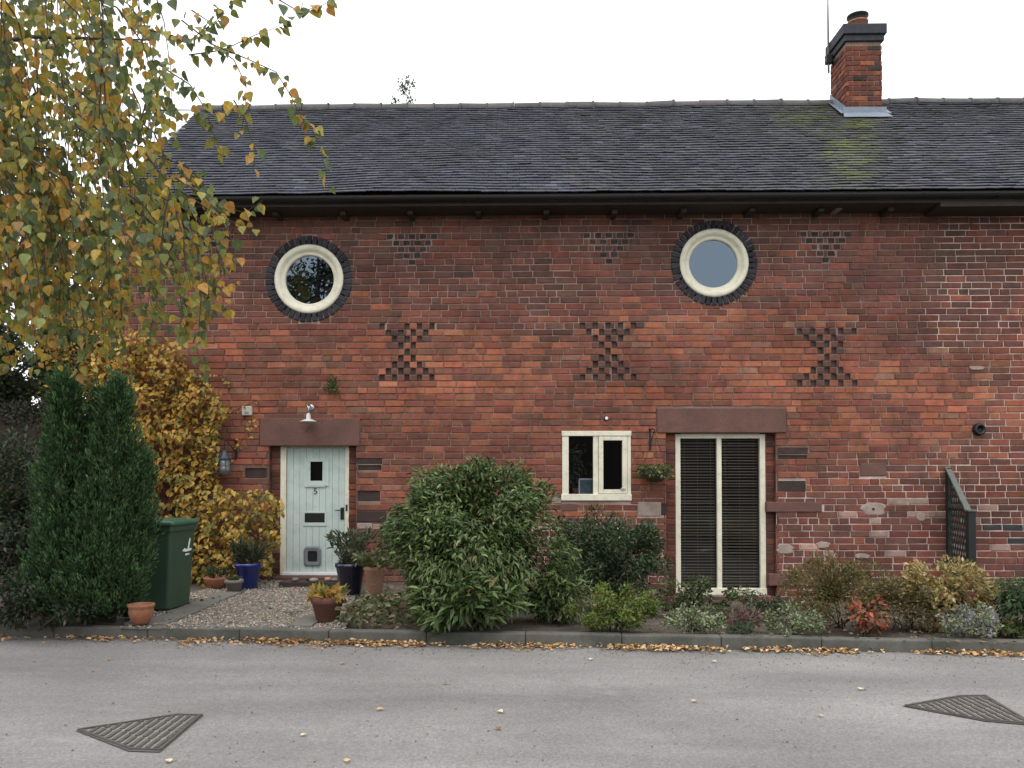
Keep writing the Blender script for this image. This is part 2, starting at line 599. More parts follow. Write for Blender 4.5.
ROAD_Z = -0.11
mb = MB()
gxs, gys = [-600, 0.0, 0.4, 16, 16.4, 600], [-600, -3.3, -3.0, 6.0, 6.4, 600]
mb.add([(x, y, -0.32 if (0.2 < x < 16.2 and -3.1 < y < 6.2) else -0.15) for y in gys for x in gxs],
       [(j * 6 + i, j * 6 + i + 1, (j + 1) * 6 + i + 1, (j + 1) * 6 + i) for j in range(5) for i in range(5)])
struct(mb.build('ground', M_GRASS))

# kerb line from the photograph, carried on beyond the frame
KA, KB = atz(0, 637, ROAD_Z), atz(1024, 655, ROAD_Z)
kd = (KB - KA).normalized()
kn = Vector((-kd.y, kd.x, 0))                         # towards the house


def kerb_at(s, w=0.0, z=0.0):
    p = KA + kd * s + kn * w
    return Vector((p.x, p.y, z))


def road_grid():
    mb = MB()
    a, b = kerb_at(-1.2, 0.03), kerb_at(17, 0.03)
    nx, ny = 40, 24
    vs_ = []
    for j in range(ny + 1):
        for i in range(nx + 1):
            p = a.lerp(b, i / nx) - kn * (9.5 * j / ny)
            vs_.append((p.x, p.y, ROAD_Z + 0.006 * nz(p.x * .6, p.y * .6, 3)))
    fs = [(j * (nx + 1) + i, (j + 1) * (nx + 1) + i, (j + 1) * (nx + 1) + i + 1, j * (nx + 1) + i + 1) for j in range(ny) for i in range(nx)]
    mb.add(vs_, fs)
    return mb.build('road', M_ROAD, None, True)


struct(road_grid())

kerb = bpy.data.objects.new('kerb', None)
COL.objects.link(kerb)
kerb['kind'] = 'structure'
s = -1.3
kr = random.Random(5)
while s < 16.5:
    ln = kr.uniform(0.86, 0.95)
    mb = MB()
    M = Matrix.Translation(kerb_at(s, 0, 0)) @ Matrix.Rotation(math.atan2(kd.y, kd.x) + kr.uniform(-.004, .004), 4, 'Z')
    mb.bbox(0.001, ln - 0.0025, 0.0 + kr.uniform(-.004, .004), 0.13, -0.30, 0.004 + kr.uniform(-.004, .004), 0.014, M)
    mb.build('kerb_stone', M_CONC, kerb)
    s += ln


def bed():
    mb = MB()
    nx, ny = 90, 26
    vs_ = []
    for j in range(ny + 1):
        for i in range(nx + 1):
            k0 = kerb_at(-4 + 20.0 * i / nx, 0.12)
            y = k0.y + (0.20 - k0.y) * j / ny
            x = k0.x
            z = -0.035 + 0.025 * nz(x * 2, y * 2, 1) + 0.012 * nz(x * 7, y * 7, 4)
            kx = max(0, min(1, (x - 0.2) / 1.2))
            kj = max(0, min(1, (j / ny - 0.25) / 0.5))
            z -= 0.24 * kx * kj
            vs_.append((x, y, z))
    fs = [(j * (nx + 1) + i, j * (nx + 1) + i + 1, (j + 1) * (nx + 1) + i + 1, (j + 1) * (nx + 1) + i) for j in range(ny) for i in range(nx)]
    mb.add(vs_, fs)
    return mb.build('garden_soil', M_SOIL, None, True)


struct(bed())


def in_poly(x, y, poly):
    c = False
    j = len(poly) - 1
    for i in range(len(poly)):
        xi, yi = poly[i]
        xj, yj = poly[j]
        if (yi > y) != (yj > y) and x < (xj - xi) * (y - yi) / (yj - yi) + xi:
            c = not c
        j = i
    return c


def stones_mesh(name, P, R, cols):
    """faceted pebbles"""
    base = np.array([(1, 0, 0), (0, 1, 0), (-1, 0, 0), (0, -1, 0), (0, 0, 1), (0, 0, -.4), ], float)
    fs = np.array([(0, 1, 4), (1, 2, 4), (2, 3, 4), (3, 0, 4), (1, 0, 5), (2, 1, 5), (3, 2, 5), (0, 3, 5)])
    n = len(P)
    an = nrg.uniform(0, 6.28, n)
    ca, sa = np.cos(an), np.sin(an)
    sc = nrg.uniform(0.6, 1.25, (n, 6, 1)) * R[:, None, None] * np.array([1.15, 0.8, 0.6])
    V = base[None] * sc
    x = V[..., 0] * ca[:, None] - V[..., 1] * sa[:, None]
    y = V[..., 0] * sa[:, None] + V[..., 1] * ca[:, None]
    V = np.stack([x, y, V[..., 2]], -1) + P[:, None, :]
    FI = (np.arange(n)[:, None] * 6 + fs.ravel()[None]).ravel()
    me = raw_mesh(name, V.reshape(-1, 3), np.full(n * 8, 3), FI)
    set_col(me, np.repeat(cols, 6, axis=0))
    return me


# gravel forecourt in front of the door
gpoly = [atz(u, v, 0)[:2] for (u, v) in ((120, 628), (345, 630), (352, 604), (362, 582), (285, 578), (225, 584), (150, 604))]
mb = MB()
mb.add([(p[0], p[1], -0.008) for p in gpoly], [tuple(range(len(gpoly)))])
struct(mb.build('gravel_bed', mat('gravel_base', (0.22, 0.19, 0.16), 0.95, 0.4, 25, 90, 1.0, 0.01)))
gx = [p[0] for p in gpoly]
gy = [p[1] for p in gpoly]
pts = []
while len(pts) < 9000:
    x, y = rng.uniform(min(gx), max(gx)), rng.uniform(min(gy), max(gy))
    if in_poly(x, y, gpoly):
        pts.append((x, y, -0.004 + rng.uniform(0, 0.008)))
gp = np.array(pts)
gc = pick_cols(len(gp), [(0.40, 0.35, 0.29), (0.28, 0.23, 0.19), (0.16, 0.13, 0.115), (0.50, 0.46, 0.40), (0.30, 0.20, 0.15)], [4, 4, 3, 2, 2], 0.25)
struct(link(stones_mesh('gravel', gp, nrg.uniform(0.008, 0.018, len(gp)), gc), 'gravel', M_STONES), 'stuff')

# concrete path edging beside the bin, and a slab by the brown pot
path = bpy.data.objects.new('path', None)
COL.objects.link(path)
path['kind'] = 'structure'


def slab_strip(a, b, c, d, n, z0=-0.05, z1=0.018):
    """a,b near edge, c,d far edge (right, left); n slabs along"""
    for i in range(n):
        t0, t1 = i / n + 0.006, (i + 1) / n - 0.006
        q = [a.lerp(d, t0), b.lerp(c, t0), b.lerp(c, t1), a.lerp(d, t1)]
        mb = MB()
        zt = z1 + rng.uniform(-.004, .004)
        cen = (q[0] + q[1] + q[2] + q[3]) / 4
        qi = [p + (cen - p).normalized() * 0.008 for p in q]
        mb.add([(p.x, p.y, z0) for p in q] + [(p.x, p.y, zt - 0.008) for p in q] + [(p.x, p.y, zt) for p in qi],
               [(0, 1, 5, 4), (1, 2, 6, 5), (2, 3, 7, 6), (3, 0, 4, 7), (4, 5, 9, 8), (5, 6, 10, 9), (6, 7, 11, 10), (7, 4, 8, 11), (8, 9, 10, 11)])
        mb.build('paving_slab', M_SLAB, path)


slab_strip(atz(138, 625.5), atz(166, 625.5), atz(242, 593), atz(217, 593), 4)
slab_strip(atz(288, 626.5), atz(312, 626.5), atz(333, 612), atz(316, 612), 1)

# ================================================================== HOUSE
house = thing('brick_house', 'long red brick barn conversion with dark tiled roof and two round windows', 'house', (0, 0, 0))

COURSE = 0.0903
JOINT = 0.0125
XL, XR = X(121), X(1024) + 2.6
Z0, Z1 = -0.3006, Zv(197, 0) - 0.02
NC = int((Z1 - Z0) / COURSE) + 1
Z_A, Z_B, Z_C = Zv(330), Zv(440), Zv(500)
X_R = X(915)


class Rect:
    def __init__(self, u0, u1, v0, v1, Y=0.0):
        a, b = at(u0, v1, Y), at(u1, v0, Y)
        self.x0, self.x1, self.z0, self.z1 = a.x, b.x, a.z, b.z


DOOR_O = Rect(268, 356, 446, 581)
FW_O = Rect(666.5, 776, 433, 598)
CW_O = Rect(562, 631, 431, 501)
LINT_D = Rect(260, 360, 418, 446)
LINT_F = Rect(657, 786, 408, 433)
openings = [DOOR_O, FW_O, CW_O]


def circ(u, v, rpx):
    p = at(u, v, 0)
    k = (at(u + 30, v, 0).x - at(u - 30, v, 0).x) / 60
    return (p.x, p.z, rpx * k)


ROUNDS = [(309, 279), (714, 263)]
CIRC = [circ(u, v, 40.0) for (u, v) in ROUNDS]
CIRC_IN = [circ(u, v, 33.0) for (u, v) in ROUNDS]

# stone and dark pieces let into the brickwork: (u0,u1,v0,v1, material, proud)
STONES = [(777, 808, 447.5, 454, M_DARKSTONE, -0.015), (777, 807, 455, 459, M_DARKSTONE, -0.03),
          (777, 806, 481, 492, M_DARKSTONE, -0.02), (767, 822, 502, 512, M_STONE, 0.012), (769, 825, 574, 586, M_STONE, 0.010),
          (356, 382, 458, 464, M_DARKSTONE, -0.01), (356, 381, 465, 470, M_DARKSTONE, -0.03), (356, 380, 490, 501, M_DARKSTONE, -0.02),
          (357, 386, 511, 522, M_DARKSTONE, 0.004), (357, 372, 523, 529, M_PALESTONE, 0.004),
          (245, 268, 468, 478, M_DARKSTONE, -0.03), (638, 661, 502, 516, M_PALESTONE, 0.004), (661, 667, 503, 515, M_DARKSTONE, 0.0),
          (561, 578, 504, 511, M_STONE, 0.004), (860, 886, 463, 476, M_STONE, 0.006)]
SR = [Rect(*q[:4]) for q in STONES]

# breather patterns: holes laid in an hourglass, courses counted down from the top row
HOLES = []          # (course index, x0, x1)
DARKEN = []         # (x, z0, z1, half width) zones where bricks are darker


def course_of(z):
    return int(round((z - Z0) / COURSE))


for (u, v, w) in ((407, 331, 50), (608, 332, 51), (827, 332, 55)):
    p = at(u, v, 0)
    c0 = course_of(p.z)
    half = (X(u + w / 2) - X(u - w / 2)) / 8
    for r_ in range(9):
        m_ = abs(4 - r_)
        for j in range(-m_, m_ + 1, 2):
            xx = p.x + j * half
            if rng.random() < 0.05:
                continue
            HOLES.append((c0 - r_, xx - 0.036, xx + 0.036))
UPPER = []
for (u, v, w) in ((412, 240, 44), (609, 239, 44), (826, 237, 44), (208, 242, 44)):
    p = at(u, v, 0)
    c0 = course_of(p.z)
    half = (X(u + w / 2) - X(u - w / 2)) / 8
    for r_ in range(5):
        m_ = 4 - r_
        for j in range(-m_, m_ + 1, 2):
            UPPER.append((c0 - r_, p.x + j * half - 0.05, p.x + j * half + 0.05, 0))

holes_by = {}
for h in HOLES:
    holes_by.setdefault(h[0], []).append((h[1], h[2]))
upper_by = {}
for h in UPPER:
    upper_by.setdefault(h[0], []).append(h[1:])


def repoint(x, z):
    """how far the joints have been repointed with pale mortar (0..1)"""
    n = nz(x * .9, z * .9, 5) * 0.5 + nz(x * 3, z * 3, 9) * 0.25
    a = 0.0
    if z > Zv(352):
        a = max(a, (x - X_R + n * 0.9) / 0.5)
    if z < Zv(352):
        a = max(a, (x - X(985) + (Zv(352) - z) * 0.55 + n * 0.9) / 0.6)
    a = max(a, (Zv(485) - z + n * 0.9 + (0.55 if x > X(776) else -0.05 if x > X(420) else -1.2)) / 0.5)
    b = 0.27 + 0.4 * n if z > Zv(330) else 0.13 + 0.35 * n
    if Zv(205) > z > Zv(250):
        b += 0.05
    return max(0.0, min(1.0, max(a, b)))


def mortar_col(x, z):
    k = repoint(x, z)
    lo = Vector((0.165, 0.094, 0.070))
    hi = Vector((0.58, 0.475, 0.42))
    c = lo.lerp(hi, k)
    return (c.x, c.y, c.z)


PAL = dict(purple=(0.108, 0.046, 0.039), brown=(0.105, 0.060, 0.046), red=(0.205, 0.064, 0.042), orange=(0.325, 0.108, 0.055),
           bright=(0.37, 0.145, 0.080), tan=(0.235, 0.140, 0.095), soot=(0.052, 0.037, 0.033), wine=(0.155, 0.055, 0.043))




def brick_col(x, z):
    n = nz(x * .55, z * 1.3, 2) + 0.5 * nz(x * 1.7, z * 3.5, 7)
    zr = z
    z = z + 0.45 * nz(x * .8, z * 1.5, 15) + 0.2 * nz(x * 3.1, z * 4.0, 16)
    if z < Zv(495) and x < X(668):
        z += 0.45
    if z > Zv(300):
        w = dict(purple=3.0, brown=4.5, red=2.2 + n, orange=0.25, soot=1.2, wine=3.0)
    elif z > Z_A:
        w = dict(purple=2.5, brown=3, red=3.5, orange=1.0 + max(0, n) * 3, soot=0.4, wine=3)
    elif z > Z_B:
        w = dict(purple=0.8, brown=1.8 + max(0, -n) * 4, red=4.0, orange=4.2 + max(0, n) * 6, bright=1.0, tan=0.5, soot=0.35, wine=2.4)
    elif z > Zv(495):
        w = dict(purple=1.6, brown=1.6, red=4.2, orange=2.2 + max(0, n) * 5, bright=0.5, tan=0.25, soot=0.4, wine=3.2)
    else:
        w = dict(purple=2.8, brown=2.2, red=3.0, orange=0.35, soot=0.5, wine=4.0, tan=.1)
    if x > X_R - 0.3 and not (Zv(360) > z > Zv(430) and n > 0):
        w['orange'] = w.get('orange', 0) * 0.35
        w['purple'] = w.get('purple', 0) + 1.5
    ks = list(w)
    tw_ = sum(max(0.01, w[k]) for k in ks)
    mean = [sum(max(0.01, w[k]) * PAL[k][i] for k in ks) / tw_ for i in range(3)]
    c = PAL[rng.choices(ks, [max(0.01, w[k]) for k in ks])[0]]
    c = [a * .48 + b * .52 for a, b in zip(c, mean)]
    z = zr
    if z < Zv(500) and rng.random() < (0.10 if x > X(776) else 0.04):
        c = (0.30, 0.205, 0.17)
    f = 1.0 + rng.uniform(-.17, .17)
    f *= max(.55, 1.06 + 0.36 * n)
    return tuple(max(0.01, q * f * (1 + rng.uniform(-.07, .07))) for q in c)


def cut(iv, blocks):
    out = [iv]
    for (b0, b1) in blocks:
        nxt = []
        for (a0, a1) in out:
            if b1 <= a0 or b0 >= a1:
                nxt.append((a0, a1))
                continue
            if b0 > a0:
                nxt.append((a0, b0))
            if b1 < a1:
                nxt.append((b1, a1))
        out = nxt
    return out


def brick_geo(x0, x1, z0, z1, yf, depth, r=rng, ch=0.006):
    """one brick: worn, chamfered front face and four short sides; axis x along the wall, front towards -y"""
    j = lambda a: r.uniform(-a, a)
    f, s_ = [], []
    tilt = j(0.004)
    for (x, z, sx, sz) in ((x0, z0, 1, 1), (x1, z0, -1, 1), (x1, z1, -1, -1), (x0, z1, 1, -1)):
        jx, jz = j(0.003), j(0.0025)
        f.append((x + jx + sx * (ch + r.uniform(0, .004)), yf + j(0.0015) + (tilt if x == x0 else -tilt), z + jz + sz * (ch * .8 + r.uniform(0, .003))))
        s_.append((x + jx, yf + ch + r.uniform(0, 0.003), z + jz))
    b = [(p[0], yf + depth, p[2]) for p in s_]
    fs = [(0, 1, 2, 3)] + [(4 + i, 4 + (i + 1) % 4, (i + 1) % 4, i) for i in range(4)] + [(8 + i, 8 + (i + 1) % 4, 4 + (i + 1) % 4, 4 + i) for i in range(4)]
    return f + s_ + b, fs


wall_bricks = []        # (verts, faces, colour, sort key)
for c in range(NC):
    zc0 = Z0 + c * COURSE
    z0, z1 = zc0 + JOINT / 2, zc0 + COURSE - JOINT / 2
    blocks = []
    for R_ in openings + [LINT_D, LINT_F] + SR:
        th_ = 0.02 if R_ in openings else 0.034
        if z1 > R_.z0 + th_ and z0 < R_.z1 - th_:
            e = 0.0 if R_ in openings else 0.008
            blocks.append((R_.x0 - e, R_.x1 + e))
    for (cx, cz, cr) in CIRC:
        dz = 0 if z0 < cz < z1 else min(abs(z0 - cz), abs(z1 - cz))
        if dz < cr:
            hw = math.sqrt(cr * cr - dz * dz) + 0.004
            blocks.append((cx - hw, cx + hw))
    for (a, b) in holes_by.get(c, []):
        blocks.append((a, b))
    for (a, b, k) in upper_by.get(c, []):
        blocks.append((a - 0.004, b + 0.004))
    edges = [q for R_ in openings for q in (R_.x0, R_.x1)]
    header = (c % 5 == 2)
    x = XL - rng.uniform(0, 0.26)
    off = 0.5 if c % 2 else 0.0
    x = XL - 0.13 - off * 0.135 - rng.uniform(0, 0.05)
    while x < XR:
        if rng.random() < (0.62 if header else 0.13):
            ln = 0.128 + rng.uniform(-.008, .008)
        else:
            ln = 0.262 + rng.uniform(-.014, .014)
        for (a, b) in cut((max(x, XL), min(x + ln, XR)), blocks):
            if b - a < 0.022:
                continue
            mid = (a + b) / 2
            wav = 0.006 * nz(mid * .8, zc0 * 2, 12)
            worn = 0.5 + nz(mid * .7, zc0 * .9, 20)
            yf = rng.uniform(-0.004, 0.003) + (0.003 * rng.random() if worn > .5 else 0)
            dep = 0.075
            if any(abs(a - q) < 0.002 or abs(b - q) < 0.002 for q in edges):
                dep = 0.20
            g = brick_geo(a, b, z0 + wav + rng.uniform(-.002, .002), z1 + wav + rng.uniform(-.002, .002), yf, dep)
            col = brick_col(mid, zc0)
            if c in holes_by and any(abs(mid - (h_[0] + h_[1]) / 2) < .12 for h_ in holes_by[c]) and b - a < .2:
                fz = rng.choice((.35, .5, .65, .8, .95))
                col = tuple(q * fz + k_ * (1 - fz) for q, k_ in zip(col, (.045, .040, .042)))
            wall_bricks.append((g[0], g[1], col, b - a, mid, zc0))
        x += ln + JOINT
    # bricks of the upper, blocked breathers: dark headers, every second one set back
    for (a, b, k) in upper_by.get(c, []):
        g = brick_geo(a, b, z0, z1, 0.001 if k else 0.009, 0.08)
        f = rng.uniform(.7, 1.3)
        col = (0.040 * f, 0.032 * f, 0.032 * f) if (k == 0 and rng.random() < 0.9) else (0.075 * f, 0.047 * f, 0.040 * f)
        wall_bricks.append((g[0], g[1], col, b - a, (a + b) / 2, zc0))

# a few engineering-blue bricks low on the right, where the wall was patched
for i, q in enumerate(wall_bricks):
    u, v, _ = project((q[4], 0, q[5] + COURSE / 2))
    if 985 < u < 1018 and 524 < v < 545 and rng.random() < 0.6 and q[3] > .1:
        wall_bricks[i] = (q[0], q[1], (0.040, 0.041, 0.046), *q[3:])


def dist_key(q):
    u, v, d = project((q[4], 0, q[5]))
    vis = 200 < u < 1020 and 215 < v < 600
    return (q[3] / d) if vis else 0.0


# backing and joints of the wall: a fine sheet with the openings left out
def wall_sheet(y, holes, coloured, name, mat_, parent):
    xs = set(np.arange(XL, XR, 0.085).round(4).tolist() + [round(XR, 4)])
    zs = set([round(Z0 + COURSE * c, 4) for c in range(NC + 1)])
    for R_ in openings:
        xs |= {round(R_.x0, 4), round(R_.x1, 4)}
        zs |= {round(R_.z0, 4), round(R_.z1, 4)}
    cutr = [q for q, st_ in zip(SR, STONES) if st_[5] < 0.003] if holes else []
    for R_ in cutr:
        xs |= {round(R_.x0, 4), round(R_.x1, 4)}
        zs |= {round(R_.z0, 4), round(R_.z1, 4)}
    if holes:
        for h in HOLES:
            xs |= {round(h[1], 4), round(h[2], 4)}
    xs, zs = sorted(xs), sorted(zs)
    idx, V, F, Cc = {}, [], [], []

    def vid(i, j):
        if (i, j) not in idx:
            idx[(i, j)] = len(V)
            V.append((xs[i], y, zs[j]))
            if coloured:
                Cc.append(mortar_col(xs[i], zs[j]))
        return idx[(i, j)]
    for j in range(len(zs) - 1):
        zm = (zs[j] + zs[j + 1]) / 2
        cr_ = int((zm - Z0) / COURSE)
        for i in range(len(xs) - 1):
            xm = (xs[i] + xs[i + 1]) / 2
            if any(R_.x0 < xm < R_.x1 and R_.z0 < zm < R_.z1 for R_ in openings + cutr):
                continue
            if any((xm - cx) ** 2 + (zm - cz) ** 2 < (cr * 1.13) ** 2 for (cx, cz, cr) in CIRC_IN):
                continue
            if holes and any(a < xm < b for (a, b) in holes_by.get(cr_, [])):
                continue
            F.append((vid(i, j), vid(i + 1, j), vid(i + 1, j + 1), vid(i, j + 1)))
    mb = MB()
    mb.v, mb.f, mb.c = V, F, Cc
    return mb.build(name, mat_, parent)


wall = wall_sheet(0.0125, True, True, 'wall', M_MORTAR, house)
wall_sheet(0.042, False, False, 'wall_core', mat('dusty_core', (0.085, 0.060, 0.050), .95, .3, 9, 60, .4), wall)
order = sorted(range(len(wall_bricks)), key=lambda i: -dist_key(wall_bricks[i]))
single = set(order[:300])
mb = MB()
for i, q in enumerate(wall_bricks):
    if i in single:
        b = MB()
        b.add(q[0], q[1], q[2])
        b.build('brick', M_BRICK, wall)
    else:
        mb.add(q[0], q[1], q[2])
struct(mb.build('brickwork', M_BRICK, wall), 'stuff')

# jamb joints and the set-back brick nibs beside door and garden window
mb = MB()
for R_ in (DOOR_O, FW_O):
    for (xa, sgn) in ((R_.x0, -1), (R_.x1, 1)):
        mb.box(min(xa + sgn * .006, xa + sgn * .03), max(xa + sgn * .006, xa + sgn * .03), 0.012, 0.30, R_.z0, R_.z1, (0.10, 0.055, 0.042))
nib = MB()


def nib_bricks(x0, x1, z0, z1, y):
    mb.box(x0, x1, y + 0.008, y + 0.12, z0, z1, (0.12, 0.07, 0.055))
    z = z0
    while z < z1 - 0.03:
        g = brick_geo(x0 + 0.002, x1 - 0.002, z + JOINT / 2, min(z + COURSE - JOINT / 2, z1 - .002), y + rng.uniform(-.003, .003), 0.06)
        nib.add(g[0], g[1], tuple(0.62 * q for q in brick_col((x0 + x1) / 2, z)))  # wall brick colours darkened: the shade of the recess is put into them
        z += COURSE


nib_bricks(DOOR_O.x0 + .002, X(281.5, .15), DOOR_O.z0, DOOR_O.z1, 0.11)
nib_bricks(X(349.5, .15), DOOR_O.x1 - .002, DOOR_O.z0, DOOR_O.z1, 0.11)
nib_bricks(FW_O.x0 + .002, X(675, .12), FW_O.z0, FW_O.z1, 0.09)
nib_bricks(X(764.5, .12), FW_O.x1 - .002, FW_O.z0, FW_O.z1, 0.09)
struct(mb.build('jamb', M_MORTAR, wall), 'stuff')
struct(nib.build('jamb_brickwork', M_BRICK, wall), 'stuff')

# lintels and stones
for R_ in (LINT_D, LINT_F):
    mb = MB()
    mb.bbox(R_.x0, R_.x1, -0.022 if R_ is LINT_F else -0.012, 0.22, R_.z0 + .002, R_.z1, 0.012)
    mb.build('lintel', M_STONE, house)
for q, R_ in zip(STONES, SR):
    mb = MB()
    mb.bbox(R_.x0, R_.x1, -q[5], 0.10, R_.z0, R_.z1, 0.01)
    for i, p in enumerate(mb.v):
        mb.v[i] = (p[0] + .008 * nz(p[0] * 9, p[2] * 9, 1), p[1] + 0.006 * nz(p[0] * 12, p[2] * 12, 8), p[2] + .006 * nz(p[0] * 9, p[2] * 9, 5))
    mb.build('stone', q[4], wall)
# cement patch with a hole in it, and small rubbed patches of render
for (u, v, w, h, mt) in ((873.5, 509, 24, 14, M_PALESTONE), (921, 517, 9, 8, M_PALESTONE), (977, 368, 15, 4, M_PALESTONE), (785, 549, 16, 10, M_PALESTONE), (823, 545, 14, 7, M_PALESTONE), (862, 556, 16, 5, M_PALESTONE)):
    p = at(u, v, 0)
    k = 1 / 72.0
    mb = MB()
    n = 22
    ring = []
    for i in range(n):
        an = 2 * math.pi * i / n
        q = 1 / max(abs(math.cos(an)), abs(math.sin(an))) * .45 + .5
        q *= 1 + 0.30 * nz(math.cos(an) * 2 + u, math.sin(an) * 2, v)
        ring.append((p.x + math.cos(an) * w * k / 2 * q, p.z + math.sin(an) * h * k / 2 * q))
    vs_ = [(a, -0.003, b) for (a, b) in ring] + [(p.x + (a - p.x) * .85, -0.009, p.z + (b - p.z) * .85) for (a, b) in ring]
    mb.add([(a, 0.02, b) for (a, b) in ring] + vs_, [(i, (i + 1) % n, n + (i + 1) % n, n + i) for i in range(n)] + [(n + i, n + (i + 1) % n, 2 * n + (i + 1) % n, 2 * n + i) for i in range(n)] + [tuple(range(2 * n, 3 * n))])
    o = mb.build('render_patch', mt, wall)
mb = MB()
p = at(873, 509, 0)
mb.lathe([(0.018, 0), (0.018, 0.004)], (0, 0, 0), 10)
mb.v = [(p.x + a, -0.012 - c_, p.z + b) for (a, b, c_) in mb.v]
mb.build('socket_hole', M_BLACK, wall)

# round windows: ring of blue bricks, moulded cream frame, pane
for k, (u, v) in enumerate(ROUNDS):
    p = at(u, v, 0)
    cx, cz, ri = circ(u, v, 33.6)
    ro = circ(u, v, 43.0)[2]
    win = MB()
    n = 64
    # frame: turned profile (radius, y)
    r_g = circ(u, v, 24.2)[2]
    prof = [(ri + .012, 0.14), (ri + .012, -0.012), (ri - .012, -0.022), (ri - .06, -0.018), (ri - .075, 0.018), (r_g + .028, 0.028), (r_g + .012, 0.020), (r_g, 0.04), (r_g, 0.14)]
    vs_, fs = [], []
    for (r_, y) in prof:
        for i in range(n):
            an = 2 * math.pi * i / n
            vs_.append((cx + r_ * math.cos(an), y, cz + r_ * math.sin(an)))
    for a in range(len(prof) - 1):
        for i in range(n):
            i2 = (i + 1) % n
            fs.append((a * n + i, a * n + i2, (a + 1) * n + i2, (a + 1) * n + i))
    win.add(vs_, fs)
    fr = win.build('round_window', M_CREAM, house, True)
    pn = MB()
    pn.add([(cx + (r_g + .01) * math.cos(2 * math.pi * i / n), 0.06, cz + (r_g + .01) * math.sin(2 * math.pi * i / n)) for i in range(n)], [tuple(range(n))])
    pn.build('pane', M_GLASS_UP, fr)
    NB = 42
    for i in range(NB):
        a0, a1 = 2 * math.pi * (i + .07) / NB, 2 * math.pi * (i + .93) / NB
        rr = ro + rng.uniform(-.006, .006)
        yf = -0.014 + rng.uniform(-.003, .003)
        q = [(ri + .010, a0), (rr, a0 + .008), (rr, a1 - .008), (ri + .010, a1)]
        outer = [(cx + r_ * math.cos(a), 0.0 + yf + .007, cz + r_ * math.sin(a)) for (r_, a) in q]
        am = (a0 + a1) / 2
        cen = Vector((cx + (ri + rr) / 2 * math.cos(am), yf, cz + (ri + rr) / 2 * math.sin(am)))
        inner = [tuple(Vector((o_[0], yf, o_[2])).lerp(cen, 0.13)) for o_ in outer]
        back = [(o_[0], 0.12, o_[2]) for o_ in outer]
        b = MB()
        f = rng.uniform(.6, 1.5)
        b.add(inner + outer + back, [(3, 2, 1, 0)] + [(i_, (i_ + 1) % 4, 4 + (i_ + 1) % 4, 4 + i_) for i_ in range(4)] + [(4 + i_, 4 + (i_ + 1) % 4, 8 + (i_ + 1) % 4, 8 + i_) for i_ in range(4)],
              (0.024 * f, 0.024 * f, 0.030 * f))
        b.build('brick', M_BLUEBRICK, fr)


def frame_box(mb, x0, x1, y0, y1, z0, z1, b=0.006):
    mb.bbox(x0, x1, y0, y1, z0, z1, b)


# casement window
Yc = 0.02
def cx_(u): return X(u, Yc)
def cz_(v): return Zv(v, Yc, 597)
cw = MB()
frame_box(cw, cx_(562), cx_(568.5), Yc - 0.02, Yc + 0.09, cz_(500), cz_(431.5))
frame_box(cw, cx_(593), cx_(598), Yc - 0.015, Yc + 0.09, cz_(497), cz_(436))
frame_box(cw, cx_(627), cx_(630.5), Yc - 0.02, Yc + 0.09, cz_(500), cz_(431.5))
frame_box(cw, cx_(561.5), cx_(631), Yc - 0.032, Yc + 0.09, cz_(436), cz_(431))
frame_box(cw, cx_(561), cx_(631), Yc - 0.045, Yc + 0.09, cz_(500.5), cz_(494))
cwo = cw.build('casement_window', M_CREAM, house)
sash = MB()
frame_box(sash, cx_(598.3), cx_(603), Yc - 0.028, Yc + 0.04, cz_(493.6), cz_(436.4))
frame_box(sash, cx_(622), cx_(626.8), Yc - 0.028, Yc + 0.04, cz_(493.6), cz_(436.4))
frame_box(sash, cx_(603), cx_(622), Yc - 0.026, Yc + 0.04, cz_(493.6), cz_(489.5))
frame_box(sash, cx_(603), cx_(622), Yc - 0.026, Yc + 0.04, cz_(440.5), cz_(436.4))
sash.build('sash', M_CREAM, cwo)
for (a, b) in ((568, 593.5), (602, 623)):
    g = MB()
    g.add([(cx_(a), Yc + .03, cz_(495)), (cx_(b), Yc + .03, cz_(495)), (cx_(b), Yc + .03, cz_(435)), (cx_(a), Yc + .03, cz_(435))], [(0, 1, 2, 3)])
    g.build('pane', M_GLASS, cwo)
g = MB()
g.box(cx_(561), cx_(631), 0.112, 0.32, cz_(499), cz_(496.5))
g.build('inner_sill', M_CREAM, cwo)
g = MB()
g.bbox(cx_(620), cx_(624.5), Yc - 0.04, Yc - 0.028, cz_(490), cz_(488), .003)
g.build('window_catch', M_STEEL, cwo)

# tall two-light garden window
Yf = 0.12
def fx_(u): return X(u, Yf)
def fz_(v): return Zv(v, Yf, 720)
fw = MB()
frame_box(fw, fx_(674.8), fx_(679.8), Yf - 0.03, Yf + 0.06, fz_(594), fz_(434))
frame_box(fw, fx_(759), fx_(764.3), Yf - 0.03, Yf + 0.06, fz_(594), fz_(434))
frame_box(fw, fx_(716.2), fx_(720.8), Yf - 0.026, Yf + 0.06, fz_(589), fz_(437))
frame_box(fw, fx_(679.8), fx_(759), Yf - 0.028, Yf + 0.06, fz_(438.5), fz_(433.5))
frame_box(fw, fx_(674.4), fx_(764.8), Yf - 0.05, Yf + 0.06, fz_(594.5), fz_(588))
fwo = fw.build('garden_window', M_CREAM, house)
for (a, b) in ((679, 717), (720, 760)):
    g = MB()
    g.add([(fx_(a), Yf + .02, fz_(590)), (fx_(b), Yf + .02, fz_(590)), (fx_(b), Yf + .02, fz_(436)), (fx_(a), Yf + .02, fz_(436))], [(0, 1, 2, 3)])
    g.build('pane', M_GLASS, fwo)
slat_me = None
